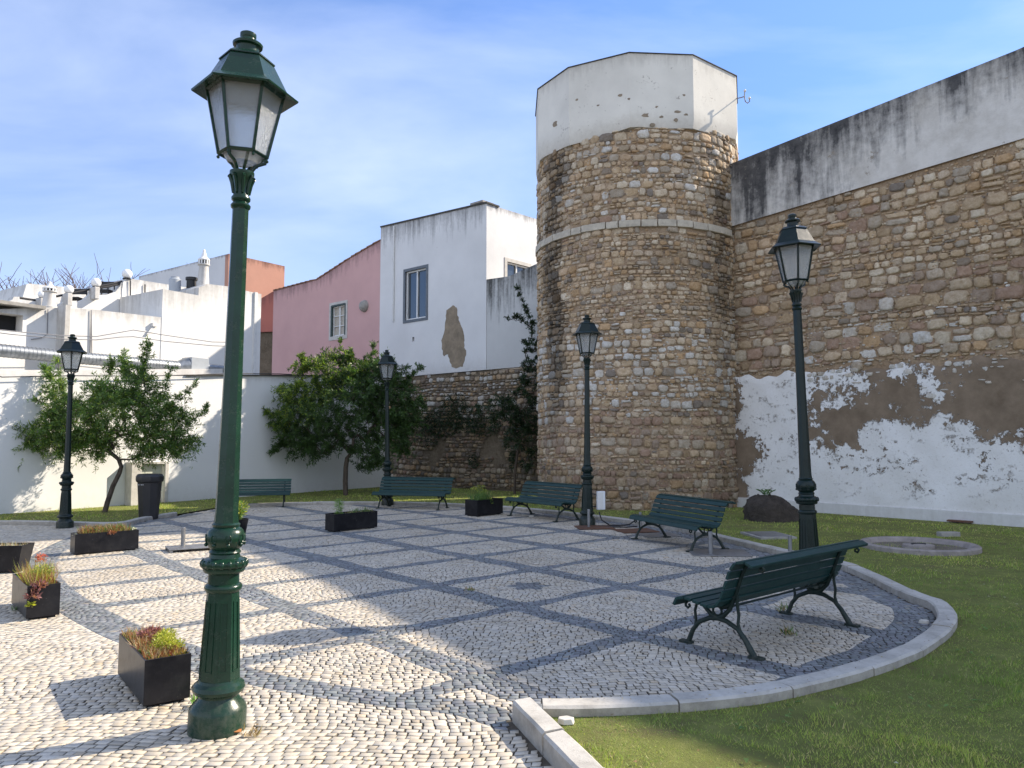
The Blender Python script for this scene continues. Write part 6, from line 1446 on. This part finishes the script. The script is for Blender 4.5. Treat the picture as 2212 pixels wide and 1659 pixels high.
# ------------------------------------------------------------------ grass blades and weeds
def blades():
    lp = np.array(lawn_poly); out = []
    def zone(x0, x1, y0, y1, dens, h, w, cond):
        n = int((x1 - x0) * (y1 - y0) * dens); P = np.stack([rng.uniform(x0, x1, n), rng.uniform(y0, y1, n)], 1)
        d = P[:, 1]; k = inpoly(P, lp) & (np.abs(P[:, 0]) < .70 * d + .5) & (d > 3.1)
        nz_ = np.sin(P[:, 0] * 2.3 + 1.7 * np.sin(P[:, 1] * 1.9)) + .7 * np.sin(P[:, 1] * 5.3 + P[:, 0] * 3.1); nz2 = np.sin(P[:, 0] * 8.3 + 2 * np.sin(P[:, 1] * 6.1)) * np.sin(P[:, 1] * 9.1 + 1.5 * np.sin(P[:, 0] * 5.2)); k &= rng.random(n) < np.clip(.66 + .22 * nz_ + .38 * nz2, .06, 1)
        k &= dist_poly(P, KO) > .012
        out.append((P[k], h, w))
    zone(.2, 4.6, 3.1, 5.3, 11000, .021, .0036, 0); zone(1.5, 6.5, 5.3, 8.5, 5000, .022, .0046, 0); zone(3.5, 12, 8.5, 13.5, 1500, .024, .008, 0); zone(2, 11, 13.5, 19, 500, .03, .013, 0)
    zone(-13, 2, 15, 25, 420, .035, .016, 0)
    V, C = [], []
    for P, h, w in out:
        n = len(P); a = rng.uniform(0, 2 * PI, n); hh = h * rng.uniform(.4, 1.25, n); ww = w * rng.uniform(.7, 1.4, n); le = rng.uniform(.2, 1.5, n) * hh; b = rng.uniform(0, 2 * PI, n)
        clump = np.sin(P[:, 0] * 7 + 2 * np.sin(P[:, 1] * 6)) > .93; hh = np.where(clump, hh * 1.9, hh) * (.8 + .35 * np.sin(P[:, 0] * 2.9 + P[:, 1] * 2.1))
        p0 = np.stack([P[:, 0] - np.cos(a) * ww / 2, P[:, 1] - np.sin(a) * ww / 2, np.full(n, .008)], 1); p1 = np.stack([P[:, 0] + np.cos(a) * ww / 2, P[:, 1] + np.sin(a) * ww / 2, np.full(n, .008)], 1)
        p2 = np.stack([P[:, 0] + np.cos(b) * le, P[:, 1] + np.sin(b) * le, .012 + hh], 1); V.append(np.stack([p0, p1, p2], 1).reshape(-1, 3))
        base = np.array([(.27, .36, .09), (.34, .43, .11), (.19, .28, .07), (.46, .47, .16), (.56, .48, .27)]); ix = rng.choice(5, n, p=[.30, .28, .18, .15, .09]); c = base[ix] * rng.uniform(.75, 1.25, (n, 1)); pt = .5 + .5 * np.sin(P[:, 0] * 1.3 + 2 * np.sin(P[:, 1] * .9)) * np.sin(P[:, 1] * 1.7 + P[:, 0] * .6); c = c * (.78 + .38 * pt)[:, None]; c[:, 0] *= (.92 + .2 * pt)
        C.append(np.repeat(c, 3, 0))
    # broad-leaved weeds and little white flowers among the blades
    n = 5200; P = np.stack([rng.uniform(.3, 7.5, n), rng.uniform(3.2, 10.5, n)], 1); cl = np.sin(P[:, 0] * 4.1 + 1.9 * np.sin(P[:, 1] * 3.3)) * np.sin(P[:, 1] * 4.7 + 1.3 * np.sin(P[:, 0] * 2.9))
    P = P[inpoly(P, lp) & (cl > .45) & (dist_poly(P, KO) > .03)]; n = len(P); a = rng.uniform(0, 2 * PI, n); l = rng.uniform(.02, .045, n); z0 = rng.uniform(.012, .03, n)
    t_ = np.stack([np.cos(a), np.sin(a)], 1); s_ = np.stack([-np.sin(a), np.cos(a)], 1); p0 = np.c_[P, z0]; p1 = np.c_[P + t_ * l[:, None] + s_ * l[:, None] * .32, z0 + .008]; p2 = np.c_[P + t_ * l[:, None] - s_ * l[:, None] * .32, z0 + .008]
    V.append(np.stack([p0, p1, p2], 1).reshape(-1, 3)); C.append(np.repeat(np.array([(.13, .22, .06)]) * rng.uniform(.7, 1.3, (n, 1)), 3, 0))
    n = 420; P = np.stack([rng.uniform(.5, 11, n), rng.uniform(3.2, 18, n)], 1); P = P[inpoly(P, lp)]; n = len(P); r_ = rng.uniform(.008, .016, n) * (1 + P[:, 1] * .04); a = rng.uniform(0, 2 * PI, n)
    V.append(np.stack([np.c_[P[:, 0] + np.cos(a + k) * r_, P[:, 1] + np.sin(a + k) * r_, np.full(n, .032)] for k in (0, 2.1, 4.2)], 1).reshape(-1, 3)); C.append(np.repeat(np.array([(.6, .58, .5), (.5, .42, .25), (.35, .22, .12)])[rng.integers(0, 3, n)], 3, 0))
    V = np.concatenate(V); C = np.concatenate(C); F = np.arange(len(V)).reshape(-1, 3)
    print('blades', len(F)); o = npmesh('grass', V, F, MT['grass'], None, C); o['kind'] = 'stuff'
blades()
def weed(label, loc, n, h, cols, name='weed'):
    o = plant_mesh(name, None, [tufts((-.05, .05, -.05, .05), n, h, cols, .008, .6)]); o.location = (loc[0], loc[1], .0); tag(o, label, 'weed', 'weeds sprouting from the paving joints')
weed('pale green weed sprouting from the joints under the near bench', G(1705, 1372), 40, .10, GRN + STR)
weed('dry weed at the foot of the near bench frame', G(1693, 1322), 36, .12, STR + GRN)
weed('tiny weed on the band crossing in the middle of the plaza', G(1015, 1275), 40, .05, STR + GRN)
weed('bright green weed between the near planter and the nearest lamp', (-1.87, 4.72), 60, .12, [(.16, .30, .07), (.2, .34, .1)])
weed('straggly dry weed on the right of the nearest lamp foot', (-1.42, 4.28), 26, .06, STR)
weed('tuft of grass at the foot of the second planter on the left', G(42, 1318), 50, .09, GRN)
# fallen scraps on the far grass and a few spent flowers

# ------------------------------------------------------------------ dry leaves and crumbs gathered along the kerbs and under the trees
def litter():
    P = []
    for line, n, sp_ in ((KI, 260, .16), (KO, 160, .25), (offset_line(KL, .14), 60, .2)):
        i = rng.integers(0, len(line) - 1, n); P.append(line[i] + (line[i + 1] - line[i]) * rng.random((n, 1)) + rng.normal(0, sp_, (n, 2)))
    for c, n, r in (((-8.6, 15.6), 110, 1.3), ((-4.6, 20.4), 90, 1.3), ((-1.6, 4.4), 18, .5), (tuple(DO + DA * 1.2), 40, 2.2), ((3.2, 8.4), 40, 1.0)): P.append(np.array(c) + rng.normal(0, r, (n, 2)))
    P = np.concatenate(P); P = P[P[:, 1] > 3.2]; n = len(P); a = rng.uniform(0, 2 * PI, n); l = rng.uniform(.008, .022, n) * (1 + .03 * P[:, 1]); D = np.c_[np.cos(a), np.sin(a), rng.uniform(-.1, .35, n)]
    inl = inpoly(P, lawn_poly); z = np.where(inl, .03, .006); dk = dist_poly(P, KO) + 0; z = np.where((dist_poly(P, KI) < .16) & (dk < .16), KZ + .004, z)
    cols = np.array([(.22, .13, .06), (.32, .21, .10), (.14, .09, .05), (.42, .33, .18)])[rng.integers(0, 4, n)] * rng.uniform(.7, 1.3, (n, 1))
    V, F, C = leaf_quads(np.c_[P, z], D, l, l * .45, cols, up=np.array([0, 0, 3.0])); o = npmesh('leaf_litter', V, F, MT['leaf'], None, C); o['kind'] = 'stuff'
litter()
